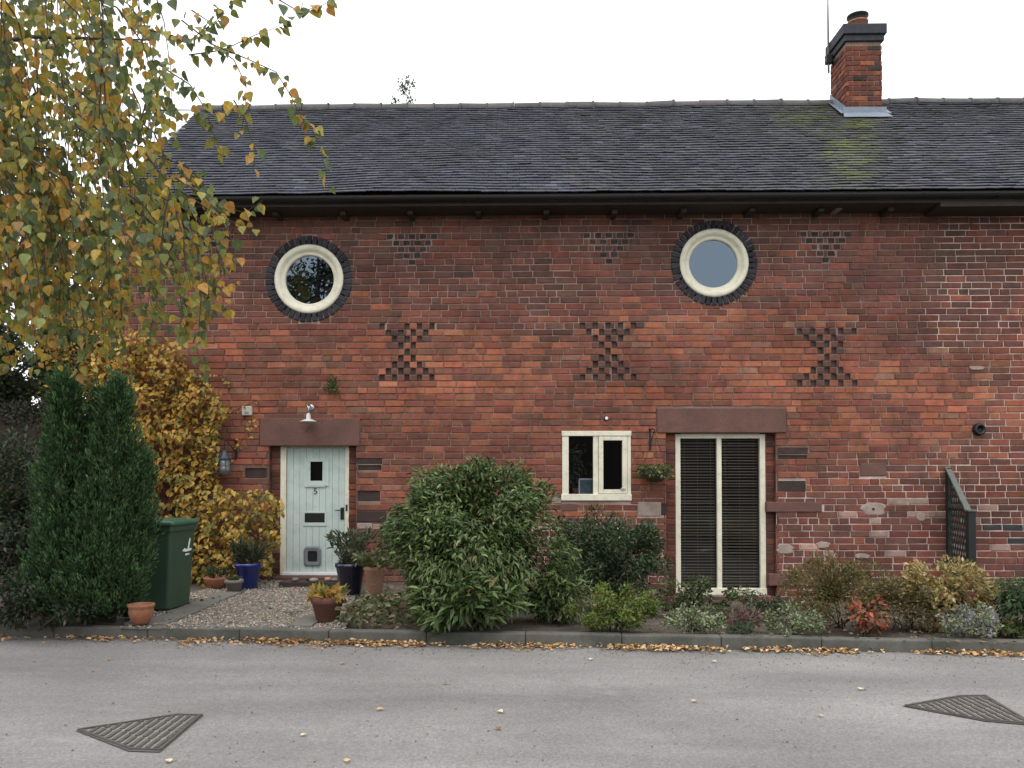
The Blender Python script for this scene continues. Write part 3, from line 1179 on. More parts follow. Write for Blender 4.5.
for (a, b) in ((680.5, 715.5), (721.5, 758.5)):
    x0, x1 = fx_(a), fx_(b)
    mb = MB()
    c_, s_ = math.cos(math.radians(16)), math.sin(math.radians(16))
    w = 0.022
    mb.add([(x0, -w * c_, -w * s_), (x1, -w * c_, -w * s_), (x1, 0, 0.003), (x0, 0, 0.003), (x0, w * c_, w * s_), (x1, w * c_, w * s_),
            (x0, 0, 0.0005), (x1, 0, 0.0005)], [(0, 1, 2, 3), (3, 2, 5, 4), (0, 6, 7, 1), (6, 4, 5, 7)])
    me = bpy.data.meshes.new('slat')
    me.from_pydata(mb.v, [], mb.f)
    me.materials.append(M_SLAT)
    z = fz_(440)
    i = 0
    while z > fz_(588):
        o = bpy.data.objects.new('slat', me)
        COL.objects.link(o)
        o.parent = fwo
        o.location = (0, Yf + 0.085, z)
        o.rotation_euler = (rng.uniform(-.05, .05), rng.uniform(-.0015, .0015), 0)
        z -= 0.0405
        i += 1
    mb = MB()
    for q in (0.12, 0.5, 0.88):
        mb.tube([(x0 + (x1 - x0) * q, Yf + .06, fz_(588)), (x0 + (x1 - x0) * q, Yf + .06, fz_(438))], 0.0016, 4)
    mb.build('blind_cord', M_SLAT, fwo)
g = MB()
g.bbox(fx_(672), fx_(768), Yf - 0.10, 0.25, fz_(601), fz_(594.8), .008)
g.build('threshold', M_SLAB, fwo)

# front door
Yd = 0.15
def dx_(u): return X(u, Yd)
def dz_(v): return Zv(v, Yd, 316)
df = MB()
frame_box(df, dx_(281.5), dx_(287), Yd - 0.035, Yd + 0.08, dz_(575), dz_(444))
frame_box(df, dx_(346), dx_(349.8), Yd - 0.035, Yd + 0.08, dz_(575), dz_(444))
frame_box(df, dx_(287), dx_(346), Yd - 0.033, Yd + 0.08, dz_(447.5), dz_(444))
dfo = df.build('door_frame', M_CREAM, house)
door = MB()
door.box(dx_(287), dx_(346), Yd + 0.014, Yd + 0.05, dz_(572), dz_(447.5))
doo = door.build('front_door', M_DOOR, house)
NBD = 9
for i in range(NBD):
    a, b = dx_(287.3 + 58.5 * i / NBD), dx_(287.3 + 58.5 * (i + 1) / NBD)
    g = MB()
    g.bbox(a + .0012, b - .0012, Yd - 0.004 + rng.uniform(-.0008, .0008), Yd + 0.016, dz_(571.5), dz_(448), 0.005)
    g.build('board', M_DOOR, doo)
g = MB()
g.bbox(dx_(284), dx_(348.5), Yd - 0.05, Yd + 0.05, dz_(575), dz_(571.7), .006)
g.build('weather_bar', M_WHITE, doo)
# little window in the door with a moulded surround
g = MB()
for (a, b, c_, d) in ((304.6, 307.6, 459, 486), (326.4, 329.4, 459, 486), (307.6, 326.4, 459, 461.7), (307.6, 326.4, 480.8, 485.8)):
    g.bbox(dx_(a), dx_(b), Yd - 0.020, Yd + 0.01, dz_(d), dz_(c_), .004)
wdo = g.build('door_light', M_DOOR, doo)
g = MB()
g.bbox(dx_(310), dx_(324), Yd - 0.012, Yd - 0.004, dz_(481.5), dz_(461.5), .002)
g.build('door_pane', mat('dark_glass', (0.004, 0.005, 0.005), 0.08, .1, 9, 60, 0, spec=.5), doo)
for (a, b, c_, d) in ((307.6, 311, 461.7, 480.8), (323, 326.4, 461.7, 480.8)):
    g = MB()
    g.bbox(dx_(a), dx_(b), Yd - 0.016, Yd + 0.004, dz_(d), dz_(c_), .003)
    g.build('glazing_bead', M_DOOR, doo)
g = MB()
g.bbox(dx_(305.5), dx_(326), Yd - 0.024, Yd + .004, dz_(486.8), dz_(485.9), .002)
g.build('drip_moulding', M_DOOR, doo)
# letter plate and its surround
g = MB()
for (a, b, c_, d) in ((303.6, 305.4, 511.5, 526), (325.4, 327.2, 511.5, 526), (305.4, 325.4, 511.5, 513), (305.4, 325.4, 522.6, 526)):
    g.bbox(dx_(a), dx_(b), Yd - 0.014, Yd + 0.006, dz_(d), dz_(c_), .003)
g.build('letter_surround', M_DOOR, doo)
g = MB()
g.bbox(dx_(305.4), dx_(325.4), Yd - 0.012, Yd + .0, dz_(522.4), dz_(513.2), .004)
g.build('letter_plate', M_BLACK, doo)
# lever handle on its back plate, keep on the frame
g = MB()
g.bbox(dx_(341), dx_(344.6), Yd - 0.014, Yd, dz_(519.5), dz_(507.5), .003)
g.tube([(dx_(343), Yd - .014, dz_(510)), (dx_(343), Yd - .05, dz_(510)), (dx_(341), Yd - .056, dz_(510)), (dx_(336.5), Yd - .052, dz_(510.3))], [.007, .007, .008, .006], 8)
g.build('handle', M_IRON, doo)
g = MB()
g.bbox(dx_(346.6), dx_(348.4), Yd - 0.042, Yd - .034, dz_(511), dz_(504.5), .002)
g.build('keep', M_IRON, dfo)
# cat flap
g = MB()
n = 28
ring = []
for i in range(n):
    an = 2 * math.pi * i / n
    e = 0.32
    ca, sa = math.cos(an), math.sin(an)
    ring.append((math.copysign(abs(ca) ** e, ca), math.copysign(abs(sa) ** e, sa) + (0.10 if abs(ca) < .5 and sa > 0 else 0)))
px, pz = dx_(313.5), dz_(556.5)
hw, hh = (dx_(322.3) - dx_(304.7)) / 2, (dz_(547) - dz_(566)) / 2
lay = [(1.0, 0.0), (0.98, -0.022), (0.86, -0.030), (0.56, -0.024), (0.54, -0.010)]
vs_ = [(px + a * hw * k, Yd - 0.002 + y, pz + b * hh * k) for (k, y) in lay for (a, b) in ring]
g.add(vs_, [(l * n + i, (l + 1) * n + i, (l + 1) * n + (i + 1) % n, l * n + (i + 1) % n) for l in range(len(lay) - 1) for i in range(n)])
cf = g.build('cat_flap', mat('grey_plastic', (0.16, 0.17, 0.185), 0.5, 0.1, 9, 60, 0.05), doo)
g = MB()
g.bbox(px - hw * .56, px + hw * .56, Yd - 0.014, Yd - .006, pz - hh * .56, pz + hh * .56, .003)
g.build('flap', M_BLACK, doo)
# house number
fc = bpy.data.curves.new('number', 'FONT')
fc.body = '5'
fc.size = 0.125
fc.align_x = 'CENTER'
fc.extrude = 0.003
tmp = bpy.data.objects.new('tmp', fc)
COL.objects.link(tmp)
dg = bpy.context.evaluated_depsgraph_get()
me = bpy.data.meshes.new_from_object(tmp.evaluated_get(dg))
bpy.data.objects.remove(tmp)
me.transform(Matrix.Translation((dx_(316), Yd - 0.008, dz_(494.2))) @ Matrix.Rotation(math.radians(90), 4, 'X'))
me.name = 'number'
me.materials.clear()
link(me, 'number', M_IRON, doo)
# brick step below the door
mb = MB()
mb.bbox(dx_(279), dx_(352), -0.10, 0.24, -0.10, dz_(575.2), .012)
stp = mb.build('step', mat('step_brick', (0.10, 0.05, 0.04), 0.9, 0.3, 12, 70, 0.5), house)

# rooms behind the glass
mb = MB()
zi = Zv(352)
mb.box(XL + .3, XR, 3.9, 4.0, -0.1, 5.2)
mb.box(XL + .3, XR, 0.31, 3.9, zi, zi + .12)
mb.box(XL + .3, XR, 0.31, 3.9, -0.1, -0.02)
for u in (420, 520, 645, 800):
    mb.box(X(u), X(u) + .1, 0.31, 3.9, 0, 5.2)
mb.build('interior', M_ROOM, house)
mb = MB()
for (z0_, z1_) in ((0, 5.3),):
    mb.add([(XL, 0.012, Z0), (XL, 5.3, Z0), (XL, 5.3, Z1), (XL, 2.65, Z1 + 2.2), (XL, .012, Z1)], [(0, 4, 3, 2, 1)], (0.15, 0.055, 0.04))
    mb.add([(XL, 5.3, Z0), (XR, 5.3, Z0), (XR, 5.3, Z1), (XL, 5.3, Z1)], [(0, 1, 2, 3)], (0.15, 0.055, 0.04))
    mb.add([(XR, 0.012, Z0), (XR, 5.3, Z0), (XR, 5.3, Z1), (XR, 2.65, Z1 + 2.2), (XR, .012, Z1)], [(0, 1, 2, 3, 4)], (0.15, 0.055, 0.04))
mb.build('end_wall', M_BRICK, house)

# ---------------- roof
E_Y, R_Y = -0.46, 2.62
E_Z, R_Z = at(512, 192, E_Y).z, at(512, 106, R_Y).z
SL = math.hypot(R_Y - E_Y, R_Z - E_Z)
sd_, sn_ = Vector((0, (R_Y - E_Y) / SL, (R_Z - E_Z) / SL)), Vector((0, -(R_Z - E_Z) / SL, (R_Y - E_Y) / SL))
RXL, RXR = X(112, E_Y), XR


def roof_pt(x, s, h=0.0):
    sag = 0.035 * nz(x * .35, s * .5, 31) + 0.012 * nz(x * 1.3, s * 1.1, 33)
    return Vector((x, E_Y, E_Z)) + sd_ * s + sn_ * (h + sag)


mb = MB()
b_ = [roof_pt(RXL + .03, 0.02, -.07), roof_pt(RXR, 0.02, -.07), roof_pt(RXR, SL, -.07), roof_pt(RXL + .03, SL, -.07)]
mb.add([tuple(p) for p in b_], [(0, 1, 2, 3)])
mb.add([(RXL, R_Y, R_Z - .04), (RXR, R_Y, R_Z - .04), (RXR, 2 * R_Y - E_Y, E_Z - .04), (RXL, 2 * R_Y - E_Y, E_Z - .04)], [(0, 1, 2, 3)])
roof = mb.build('roof', M_DARKWOOD, house)

CH_U0, CH_U1 = 845.5, 882.5
ch_y0 = 2.62 - 0.62
tiles = []
GA = 0.104
TW = 0.172
nrow = int((SL - 0.03) / GA)
c_chx = X(838, 2.3)
for r_ in range(nrow):
    s0 = r_ * GA - 0.02
    x = RXL - (TW / 2 if r_ % 2 else 0) + rng.uniform(-.01, .01)
    while x < RXR:
        w = TW - rng.uniform(.002, .006)
        xm = x + w / 2
        x0c = max(x, RXL - .02)
        if x0c < x + w - .04:
            lift = 0.007 + abs(rng.gauss(0, .0025)) + 0.004 * nz(xm * 2, s0 * 2, 40)
            right = xm > X(560, 1)
            if right:
                lift += abs(rng.gauss(0, .002))
            tw = rng.uniform(-.003, .003) * (1.3 if right else 1)
            ds = rng.uniform(-.005, .005) * (1.5 if right else 1)
            th = 0.012
            ln = GA + 0.05
            x1 = x + w
            A = [roof_pt(x0c, s0 + ds, lift + .012 + tw), roof_pt(x1, s0 + ds + tw, lift + .012 - tw), roof_pt(x1, s0 + ln, -0.004), roof_pt(x0c, s0 + ln, -0.004)]
            B = [p - sn_ * th for p in A]
            u, v, d = project(A[0])
            f = rng.uniform(.82, 1.2)
            n = nz(xm * .5, s0 * .8, 50)
            base = (0.042, 0.046, 0.062) if rng.random() < .6 else (0.050, 0.050, 0.060)
            if u > 560:
                base = (0.049, 0.050, 0.064) if rng.random() < .7 else (0.056, 0.053, 0.058)
            col = [q * .82 * f * (1 + .30 * n) for q in base]
            if rng.random() < 0.04:
                col = [q * 1.7 for q in col]
            # moss below the chimney
            mo = math.exp(-((u - 845) / 26.0) ** 2) * math.exp(-((v - 140) / 42.0) ** 2) + 0.5 * math.exp(-((u - 790) / 30.0) ** 2) * math.exp(-((v - 118) / 14.0) ** 2)
            mo *= 0.55 + 0.9 * nz(xm * 2.2, s0 * 1.6, 55) + 0.25
            mo = max(0, min(1, 1.9 * mo * rng.uniform(0, 1.2)))
            col = [a * (1 - mo) + b * mo for a, b in zip(col, (0.095, 0.105, 0.036))]
            tiles.append((A + B, [(0, 1, 2, 3), (4, 5, 1, 0), (5, 6, 2, 1), (7, 4, 0, 3), (7, 6, 5, 4)], tuple(col), (w / d if 170 < u < 1010 and w > .15 else 0)))
        x += TW
order = sorted(range(len(tiles)), key=lambda i: -tiles[i][3])
single = set(order[:300])
mb = MB()
for i, q in enumerate(tiles):
    if i in single:
        b = MB()
        b.add(q[0], q[1], q[2])
        b.build('tile', M_TILE, roof)
    else:
        mb.add(q[0], q[1], q[2])
struct(mb.build('tiling', M_TILE, roof), 'stuff')
# ridge tiles
x = RXL - .02
while x < RXR:
    ln = 0.455
    mb = MB()
    vs_, n = [], 10
    rr = 0.125 + rng.uniform(-.006, .006)
    dz0, dz1 = rng.uniform(-.008, .008), rng.uniform(-.008, .008)
    for (xx, k, dz) in ((x, 1.0, dz0), (x + ln * .93, 1.0, dz1), (x + ln * .93, 1.12, dz1), (x + ln * .995, 1.12, dz1)):
        sag = roof_pt(xx, SL).z
        for i in range(n + 1):
            an = math.pi * (-.06 + 1.12 * i / n)
            vs_.append((xx, R_Y - math.cos(an) * rr * k, sag - 0.07 + dz + math.sin(an) * rr * 0.95 * k))
    fs = [(l * (n + 1) + i, (l + 1) * (n + 1) + i, (l + 1) * (n + 1) + i + 1, l * (n + 1) + i + 1) for l in range(3) for i in range(n)]
    f = rng.uniform(.8, 1.25)
    mb.add(vs_, fs, (0.085 * f, 0.078 * f, 0.074 * f))
    mb.build('ridge_tile', M_TILE, roof)
    x += ln
# verge mortar/barge on the left gable
mb = MB()
for (s0, s1) in ((0, SL),):
    a, b = roof_pt(RXL + .06, 0, -.05), roof_pt(RXL + .06, SL, -.05)
    mb.add([(RXL + .02, a.y, a.z), (RXL + .06, a.y, a.z), (RXL + .06, b.y, b.z), (RXL + .02, b.y, b.z),
            (RXL + .02, a.y, a.z - .14), (RXL + .06, a.y, a.z - .14), (RXL + .06, b.y, b.z - .14), (RXL + .02, b.y, b.z - .14)],
           [(0, 1, 2, 3), (4, 7, 6, 5), (0, 4, 5, 1), (1, 5, 6, 2), (2, 6, 7, 3), (3, 7, 4, 0)])
mb.build('bargeboard', M_DARKWOOD, roof)

# gutter, fascia, soffit, rafter feet
gy_, gz_ = E_Y - 0.055, E_Z - 0.075
mb = MB()
n = 8
vs_ = []
xs_ = [RXL - .02 + (RXR - RXL + .02) * i / 30 for i in range(31)]
for xx in xs_:
    dz = 0.006 * nz(xx * .4, 3, 70)
    for i in range(n + 1):
        an = math.pi + math.pi * i / n
        vs_.append((xx, gy_ + .054 * math.cos(an), gz_ + dz + .054 * math.sin(an)))
    for i in range(n + 1):
        an = 2 * math.pi - math.pi * i / n
        vs_.append((xx, gy_ + .049 * math.cos(an), gz_ + dz + .049 * math.sin(an) + .001))
m_ = 2 * n + 2
mb.add(vs_, [(l * m_ + i, l * m_ + (i + 1) % m_, (l + 1) * m_ + (i + 1) % m_, (l + 1) * m_ + i) for l in range(30) for i in range(m_)] + [tuple(range(m_))])
gut = mb.build('gutter', M_BLACK, house, False)
x = RXL + 0.4
while x < RXR:
    b = MB()
    b.tube([(x, gy_ + .058 * math.cos(math.pi + math.pi * i / 8), gz_ + .058 * math.sin(math.pi + math.pi * i / 8)) for i in range(9)] + [(x, E_Y + .05, gz_ + .02)], .006, 4)
    b.build('gutter_bracket', M_BLACK, gut)
    x += 0.95
mb = MB()
xs_split = X(943, E_Y)
mb.box(RXL, RXR, E_Y + 0.018, E_Y + 0.042, gz_ - .10, gz_ + .055)
mb.box(RXL + .03, xs_split, E_Y + 0.0425, -0.012, gz_ - .10, gz_ - .078)
mb.box(xs_split + .002, RXR, E_Y + 0.01, -0.012, gz_ - .155, gz_ - .101)
mb.build('fascia', M_DARKWOOD, house)
x = RXL + 0.25
while x < xs_split - .1:
    b = MB()
    w = 0.075
    b.bbox(x, x + w, E_Y + 0.14 + rng.uniform(0, .04), 0.0, gz_ - .16 + rng.uniform(-.01, .01), gz_ - .102, .008)
    b.build('rafter_foot', M_DARKWOOD, house)
    x += 0.93
for u in (585, 838, 935):
    b = MB()
    p = at(u, 207, -0.2)
    b.bbox(p.x - .045, p.x + .045, -0.24, -0.002, p.z - .045, p.z + .03, .012)
    b.build('corbel', mat('weathered_stone', (0.20, 0.18, 0.16), 0.9, 0.3, 9, 60, .4), house)

# ---------------- chimney
yb, yfc = R_Y + 0.05, R_Y - 0.62
cx0, cx1 = at(846.2, 80, yfc).x, at(882.2, 80, yfc).x
zc0, zc1 = Zv(113, yfc, 860), Zv(41.5, yfc, 860)
mb = MB()
mb.box(cx0 + .012, cx1 - .012, yfc + .012, yb - .012, zc0 - .35, zc1 + .02, (0.24, 0.17, 0.13))
chim = mb.build('chimney', M_MORTAR, house)
cc = 0.083
nch = int((zc1 - zc0 + .30) / cc)
for c in range(nch):
    z = zc0 - .30 + c * cc
    for face in range(4):
        L_ = (cx1 - cx0) if face in (0, 2) else (yb - yfc)
        q = -0.0 if c % 2 else -0.115
        while q < L_ - .02:
            a, b = max(q, 0.0), min(q + 0.222, L_)
            q += 0.232
            if b - a < .03:
                continue
            g = brick_geo(a, b, z + .005, z + cc - .005, rng.uniform(-.003, .004), 0.04)
            if face == 0:
                vs_ = [(cx0 + p[0], yfc + p[1], p[2]) for p in g[0]]
            elif face == 2:
                vs_ = [(cx1 - p[0], yb - p[1], p[2]) for p in g[0]]
            elif face == 1:
                vs_ = [(cx0 + p[1], yb - p[0], p[2]) for p in g[0]]
            else:
                vs_ = [(cx1 - p[1], yfc + p[0], p[2]) for p in g[0]]
            if z + cc < zc0 - .0 and face == 0:
                continue
            mb = MB()
            pc = rng.choices(['orange', 'red', 'wine', 'soot', 'purple', 'bright'], [3.2, 4, 2, 1.3, 1, .5])[0]
            f = rng.uniform(.85, 1.2)
            mb.add(vs_, g[1], tuple(k * f * .74 for k in PAL[pc]))
            mb.build('brick', M_BRICK, chim)
# oversailing cap courses
for (z0_, z1_, o_) in ((zc1, zc1 + .10, .030), (zc1 + .104, zc1 + .27, .062)):
    mb = MB()
    mb.bbox(cx0 - o_, cx1 + o_, yfc - o_, yb + o_, z0_, z1_, .012)
    mb.c = [(0.036, 0.039, 0.046)] * len(mb.v)
    mb.build('cap_course', M_BLUEBRICK, chim)
zp = zc1 + .27
pcx, pcy = (at(858.5, 25, yfc + .3).x), (yfc + yb) / 2
mb = MB()
mb.lathe([(.19, 0), (.165, .05), (.150, .09)], (pcx, pcy, zp), 20)
mb.build('flaunching', M_PALESTONE, chim, True)
mb = MB()
mb.lathe([(.142, .03), (.138, .19), (.165, .20), (.168, .225), (.145, .235), (.13, .235), (.12, .1)], (pcx, pcy, zp), 24)
mb.build('chimney_pot', M_TERRA, chim, True)
mb = MB()
mb.lathe([(.150, .236), (.155, .245), (.152, .30), (.172, .31), (.172, .335), (.15, .345), (.06, .352)], (pcx, pcy, zp), 24)
mb.build('pot_cowl', M_IRON, chim, True)
# lead flashing: front apron and stepped side
mb = MB()
ap = 0.16
zt = roof_pt(cx0, (yfc - E_Y) / sd_.y).z + .02
mb.add([(cx0 - .06, yfc - .014, zt + .13), (cx1 + .06, yfc - .014, zt + .13), (cx1 + .06, yfc - .018, zt + .035), (cx0 - .06, yfc - .018, zt + .035),
        (cx1 + .10, yfc - ap, zt + .035 - ap * .80), (cx0 - .10, yfc - ap, zt + .035 - ap * .80)], [(3, 2, 1, 0), (5, 4, 2, 3)])
for sx in (-1, 1):
    xs0 = (cx0 - .014) if sx < 0 else (cx1 + .014)
    xo = xs0 + sx * .10
    zz = lambda y: zt + (y - yfc) * sd_.z / sd_.y
    q = [(xs0, yfc - .014, zz(yfc) + .14), (xs0, yb, zz(R_Y) + .14), (xs0, yb, zz(R_Y) + .02), (xs0, yfc - .014, zz(yfc) + .035), (xo, yfc - .08, zz(yfc) + .0), (xo, R_Y, zz(R_Y) + .02)]
    mb.add(q, [(0, 1, 2, 3), (3, 2, 5, 4)] if sx > 0 else [(3, 2, 1, 0), (4, 5, 2, 3)])
mb.build('flashing', M_LEAD, chim)
for i in range(7):
    b = MB()
    p = Vector((cx0 + (cx1 - cx0) * (i + .5) / 7, yfc - .13, zt - .05))

# aerial mast clamped to the chimney
pa = at(828.5, 60, R_Y - .1)
am = thing('aerial_mast', 'thin pale aerial mast clamped beside the chimney', 'aerial', (pa.x, pa.y, pa.z - .2))
mb = MB()
mb.tube([(pa.x, pa.y, pa.z - .22), (pa.x - .01, pa.y, pa.z + 3.2)], [.018, .016], 8)
mb.build('mast', M_STEEL, am, True)
mb = MB()
mb.bbox(pa.x - .05, cx0 + .005, pa.y - .03, pa.y + .03, pa.z - .06, pa.z - .02, .006)
mb.bbox(pa.x - .05, cx0 + .005, pa.y - .03, pa.y + .03, pa.z + .03, pa.z + .07, .006)
mb.bbox(pa.x - .05, pa.x + .05, pa.y - .045, pa.y + .045, pa.z - .07, pa.z + .08, .01)
mb.build('clamp', M_IRON, am)

# ---------------- vent pipe
p = at(978, 429.5, 0)
mb = MB()
mb.lathe([(.082, 0.0), (.085, .02), (.075, .03), (.078, .07), (.07, .085), (.05, .085), (.05, .03)], (0, 0, 0), 20)
mb.v = [(p.x + a, 0.012 - c_, p.z + b) for (a, b, c_) in mb.v]
mb.build('flue_vent', M_BLACK, house, True)

# ================================================================== FIXTURES ON THE WALL
# swan-neck lamp over the door
p = at(311.5, 407.5, 0)
q = at(309.5, 421.5, -0.13)
t = thing('wall_lamp', 'galvanised swan-neck lamp with shallow white shade above the front door', 'lamp', (p.x, -0.005, p.z))
mb = MB()
mb.lathe([(.045, 0), (.045, .012), (.03, .022)], (0, 0, 0), 20)
mb.v = [(p.x + a, -0.004 - c_, p.z + b) for (a, b, c_) in mb.v]
mb.build('wall_plate', M_STEEL, t, True)
mb = MB()
mb.tube([(p.x, -.02, p.z), (p.x - .01, -.08, p.z + .03), (p.x - .03, -.13, p.z + .03), (q.x - .01, -.15, p.z - .02), (q.x - .01, -.15, q.z + .09)], .010, 8)
mb.build('arm', M_STEEL, t, True)
mb = MB()
mb.lathe([(.02, .115), (.03, .10), (.032, .04), (.06, .030), (.115, .006), (.118, 0.0), (.110, .002), (.05, .022)], (q.x - .01, -.15, q.z - .005), 28)
mb.build('lamp_shade', mat('enamel_shade', (0.48, 0.48, 0.46), .4, .15, 20, 80, .05), t, True)

# lantern on bracket left of the door
p = at(224.5, 463, -0.22)
t = thing('wall_lantern', 'dark blue-grey hanging lantern on an iron bracket among yellow leaves', 'lantern', (p.x, p.y, p.z - .13))
M_LANT = mat('lantern_paint', (0.035, 0.045, 0.065), 0.5, 0.2, 12, 60, .1)
mb = MB()
mb.lathe([(.018, .20), (.035, .17), (.05, .15), (.085, .085), (.088, .07), (.06, .068)], (p.x, p.y, p.z - .02), 16)
mb.build('roof_cap', M_LANT, t, True)
mb = MB()
mb.lathe([(.066, .0), (.078, .088)], (p.x, p.y, p.z - .14), 16)
mb.v = [(a, b, c_ - .0) for (a, b, c_) in mb.v]
mb.lathe([(.066, -.13), (.078, .048)], (p.x, p.y, p.z), 16)
mb.build('lantern_glass', mat('smoky_glass', (0.13, 0.14, 0.13), 0.25, .15, 12, 60, 0), t, True)
mb = MB()
mb.lathe([(.075, -.15), (.078, -.145), (.078, -.13), (.07, -.128)], (p.x, p.y, p.z), 16)
for i in range(6):
    an = i * math.pi / 3
    mb.tube([(p.x + .072 * math.cos(an), p.y + .072 * math.sin(an), p.z - .13), (p.x + .082 * math.cos(an), p.y + .082 * math.sin(an), p.z + .05)], .006, 4)
mb.build('lantern_frame', M_LANT, t)
b = at(236, 450, 0)
mb = MB()
mb.bbox(b.x - .012, b.x + .012, -0.02, 0.01, b.z - .13, b.z + .16, .004)
mb.tube([(b.x, -.01, b.z + .12), (b.x - .02, -.09, b.z + .13), (p.x, p.y, b.z + .12), (p.x, p.y, p.z + .18)], .007, 6)
mb.tube([(b.x, -.01, b.z - .05), (b.x - .03, -.06, b.z + .03), (p.x + .03, p.y + .03, b.z + .11)], .006, 6)
mb.build('bracket', M_IRON, t)

# small grey sensor box
p = at(248, 411, 0)
t = thing('alarm_box', 'small pale grey box fixed to the bricks above left of the door', 'box', (p.x, 0, p.z - .05))
mb = MB()
mb.bbox(p.x - .07, p.x + .07, -.06, -.001, p.z - .065, p.z + .065, .014)
mb.build('case', mat('grey_case', (0.42, 0.40, 0.34), .5, .1, 9, 60, .05), t)
mb = MB()
mb.bbox(p.x - .03, p.x + .03, -.066, -.058, p.z - .04, p.z - .01, .004)
mb.build('grille', mat('grey_plastic2', (0.2, 0.2, 0.19), .5, .1, 9, 60, .05), t)
# little white spotlight above casement
p = at(606, 418.5, 0)
t = thing('spotlight', 'tiny white fitting on the wall above the casement window', 'light', (p.x, 0, p.z))
mb = MB()
mb.lathe([(.03, 0), (.03, .01), (.018, .02), (.018, .05)], (0, 0, 0), 14)
mb.v = [(p.x + a, 0.003 - c_, p.z + b) for (a, b, c_) in mb.v]
mb.build('body', M_IRON, t)
mb = MB()
mb.lathe([(.014, 0), (.022, .03), (.018, .032)], (0, 0, 0), 14)
mb.v = [(p.x + a, -0.045 - c_, p.z + b) for (a, b, c_) in mb.v]
mb.build('lens', M_WHITE, t)

# hanging basket
p = at(655, 472, -0.22)
b = at(650, 440, 0)
t = thing('hanging_basket', 'hanging basket with pale green plants on a black bracket beside the garden window', 'hanging basket', (p.x, p.y, p.z - .13))
mb = MB()
mb.bbox(b.x - .012, b.x + .012, -.02, .01, b.z - .14, b.z + .16, .004)
mb.tube([(b.x, -.01, b.z + .13), (b.x + .01, -.12, b.z + .15), (p.x, p.y, b.z + .13), (p.x, p.y - .02, b.z + .09)], .008, 6)
mb.tube([(b.x, -.01, b.z - .10), (b.x + .01, -.1, b.z + .02), (p.x, p.y + .04, b.z + .12)], .006, 6)
mb.build('bracket', M_IRON, t)
mb = MB()
for i in range(3):
    an = i * 2.1 + .5
    mb.tube([(p.x, p.y, b.z + .10), (p.x + .19 * math.cos(an), p.y + .19 * math.sin(an), p.z + .04)], .0025, 4)
mb.build('chain', M_IRON, t)
mb = MB()
mb.lathe([(.02, -.14), (.10, -.125), (.165, -.06), (.20, .035), (.19, .04)], (p.x, p.y, p.z), 20)
mb.build('basket', mat('coir', (0.05, 0.042, 0.025), .95, .4, 25, 70, .8, .01), t, True)
r = np.random.default_rng(3)
n = 420
an = r.uniform(0, 6.28, n)
rd = .20 * np.sqrt(r.uniform(0, 1, n))
P_ = np.stack([p.x + rd * np.cos(an) * 1.1, p.y + rd * np.sin(an), p.z + .02 + r.uniform(0, .07, n)], 1)
D_ = np.stack([np.cos(an), np.sin(an), r.uniform(-1.2, .9, n)], 1) + r.normal(size=(n, 3)) * .4
P_[:150, 2] -= r.uniform(0, .12, 150)
P_[:150, :2] = np.array([p.x, p.y]) + (P_[:150, :2] - np.array([p.x, p.y])) / np.maximum(rd[:150, None], .01) * .19
link(leaf_mesh('foliage', P_, D_, r.normal(size=(n, 3)) + (0, 0, 1.2), r.uniform(.03, .065, n), .6,
               pick_cols(n, [(0.16, 0.20, 0.06), (0.30, 0.32, 0.12), (0.06, 0.08, 0.03)], [3, 1.5, 3], .3, r), 4, (p.x, p.y, p.z - .13)), 'foliage', M_LEAF, t)


def sprig(name, label, cat, u, v, n, spread, up, pal, seed, ln=.08, Y=-0.02, w=.35):
    p = at(u, v, Y)
    t = thing(name, label, cat, tuple(p))
    r = np.random.default_rng(seed)
    P_ = np.array(p) + r.normal(size=(n, 3)) * np.array([spread, .02, spread * up]) * .5 + np.array([0, -.02, 0])
    P_[:, 1] = np.minimum(P_[:, 1], Y)
    D_ = r.normal(size=(n, 3)) * .6 + np.array([0, -.3, .6])
    D_[:, 0] += np.sign(P_[:, 0] - p.x) * .4
    link(leaf_mesh('foliage', P_, D_, r.normal(size=(n, 3)) + (0, -1.2, .3), r.uniform(.6, 1.2, n) * ln, w, pick_cols(n, pal, [1] * len(pal), .25, r), 4, p), 'foliage', M_LEAF, t)
    mb = MB()
    for i in range(4):
        mb.tube([p, p + Vector((rng.uniform(-spread, spread) * .7, -.03, rng.uniform(0, spread) * up))], .003, 4)
    mb.build('stem', M_TWIG, t)
    return t


sprig('wall_fern', 'small green fern sprouting from the bricks above the door', 'fern', 333, 387, 70, .07, 1.9, [(0.20, 0.26, 0.10), (0.12, 0.17, 0.05), (0.07, 0.11, 0.03)], 5, .09, w=.3)
sprig('wall_weed', 'small weed growing just below the gutter', 'weed', 540, 209, 26, .07, .5, [(0.16, 0.20, 0.05), (0.10, 0.14, 0.04)], 6, .07, Y=-.12)

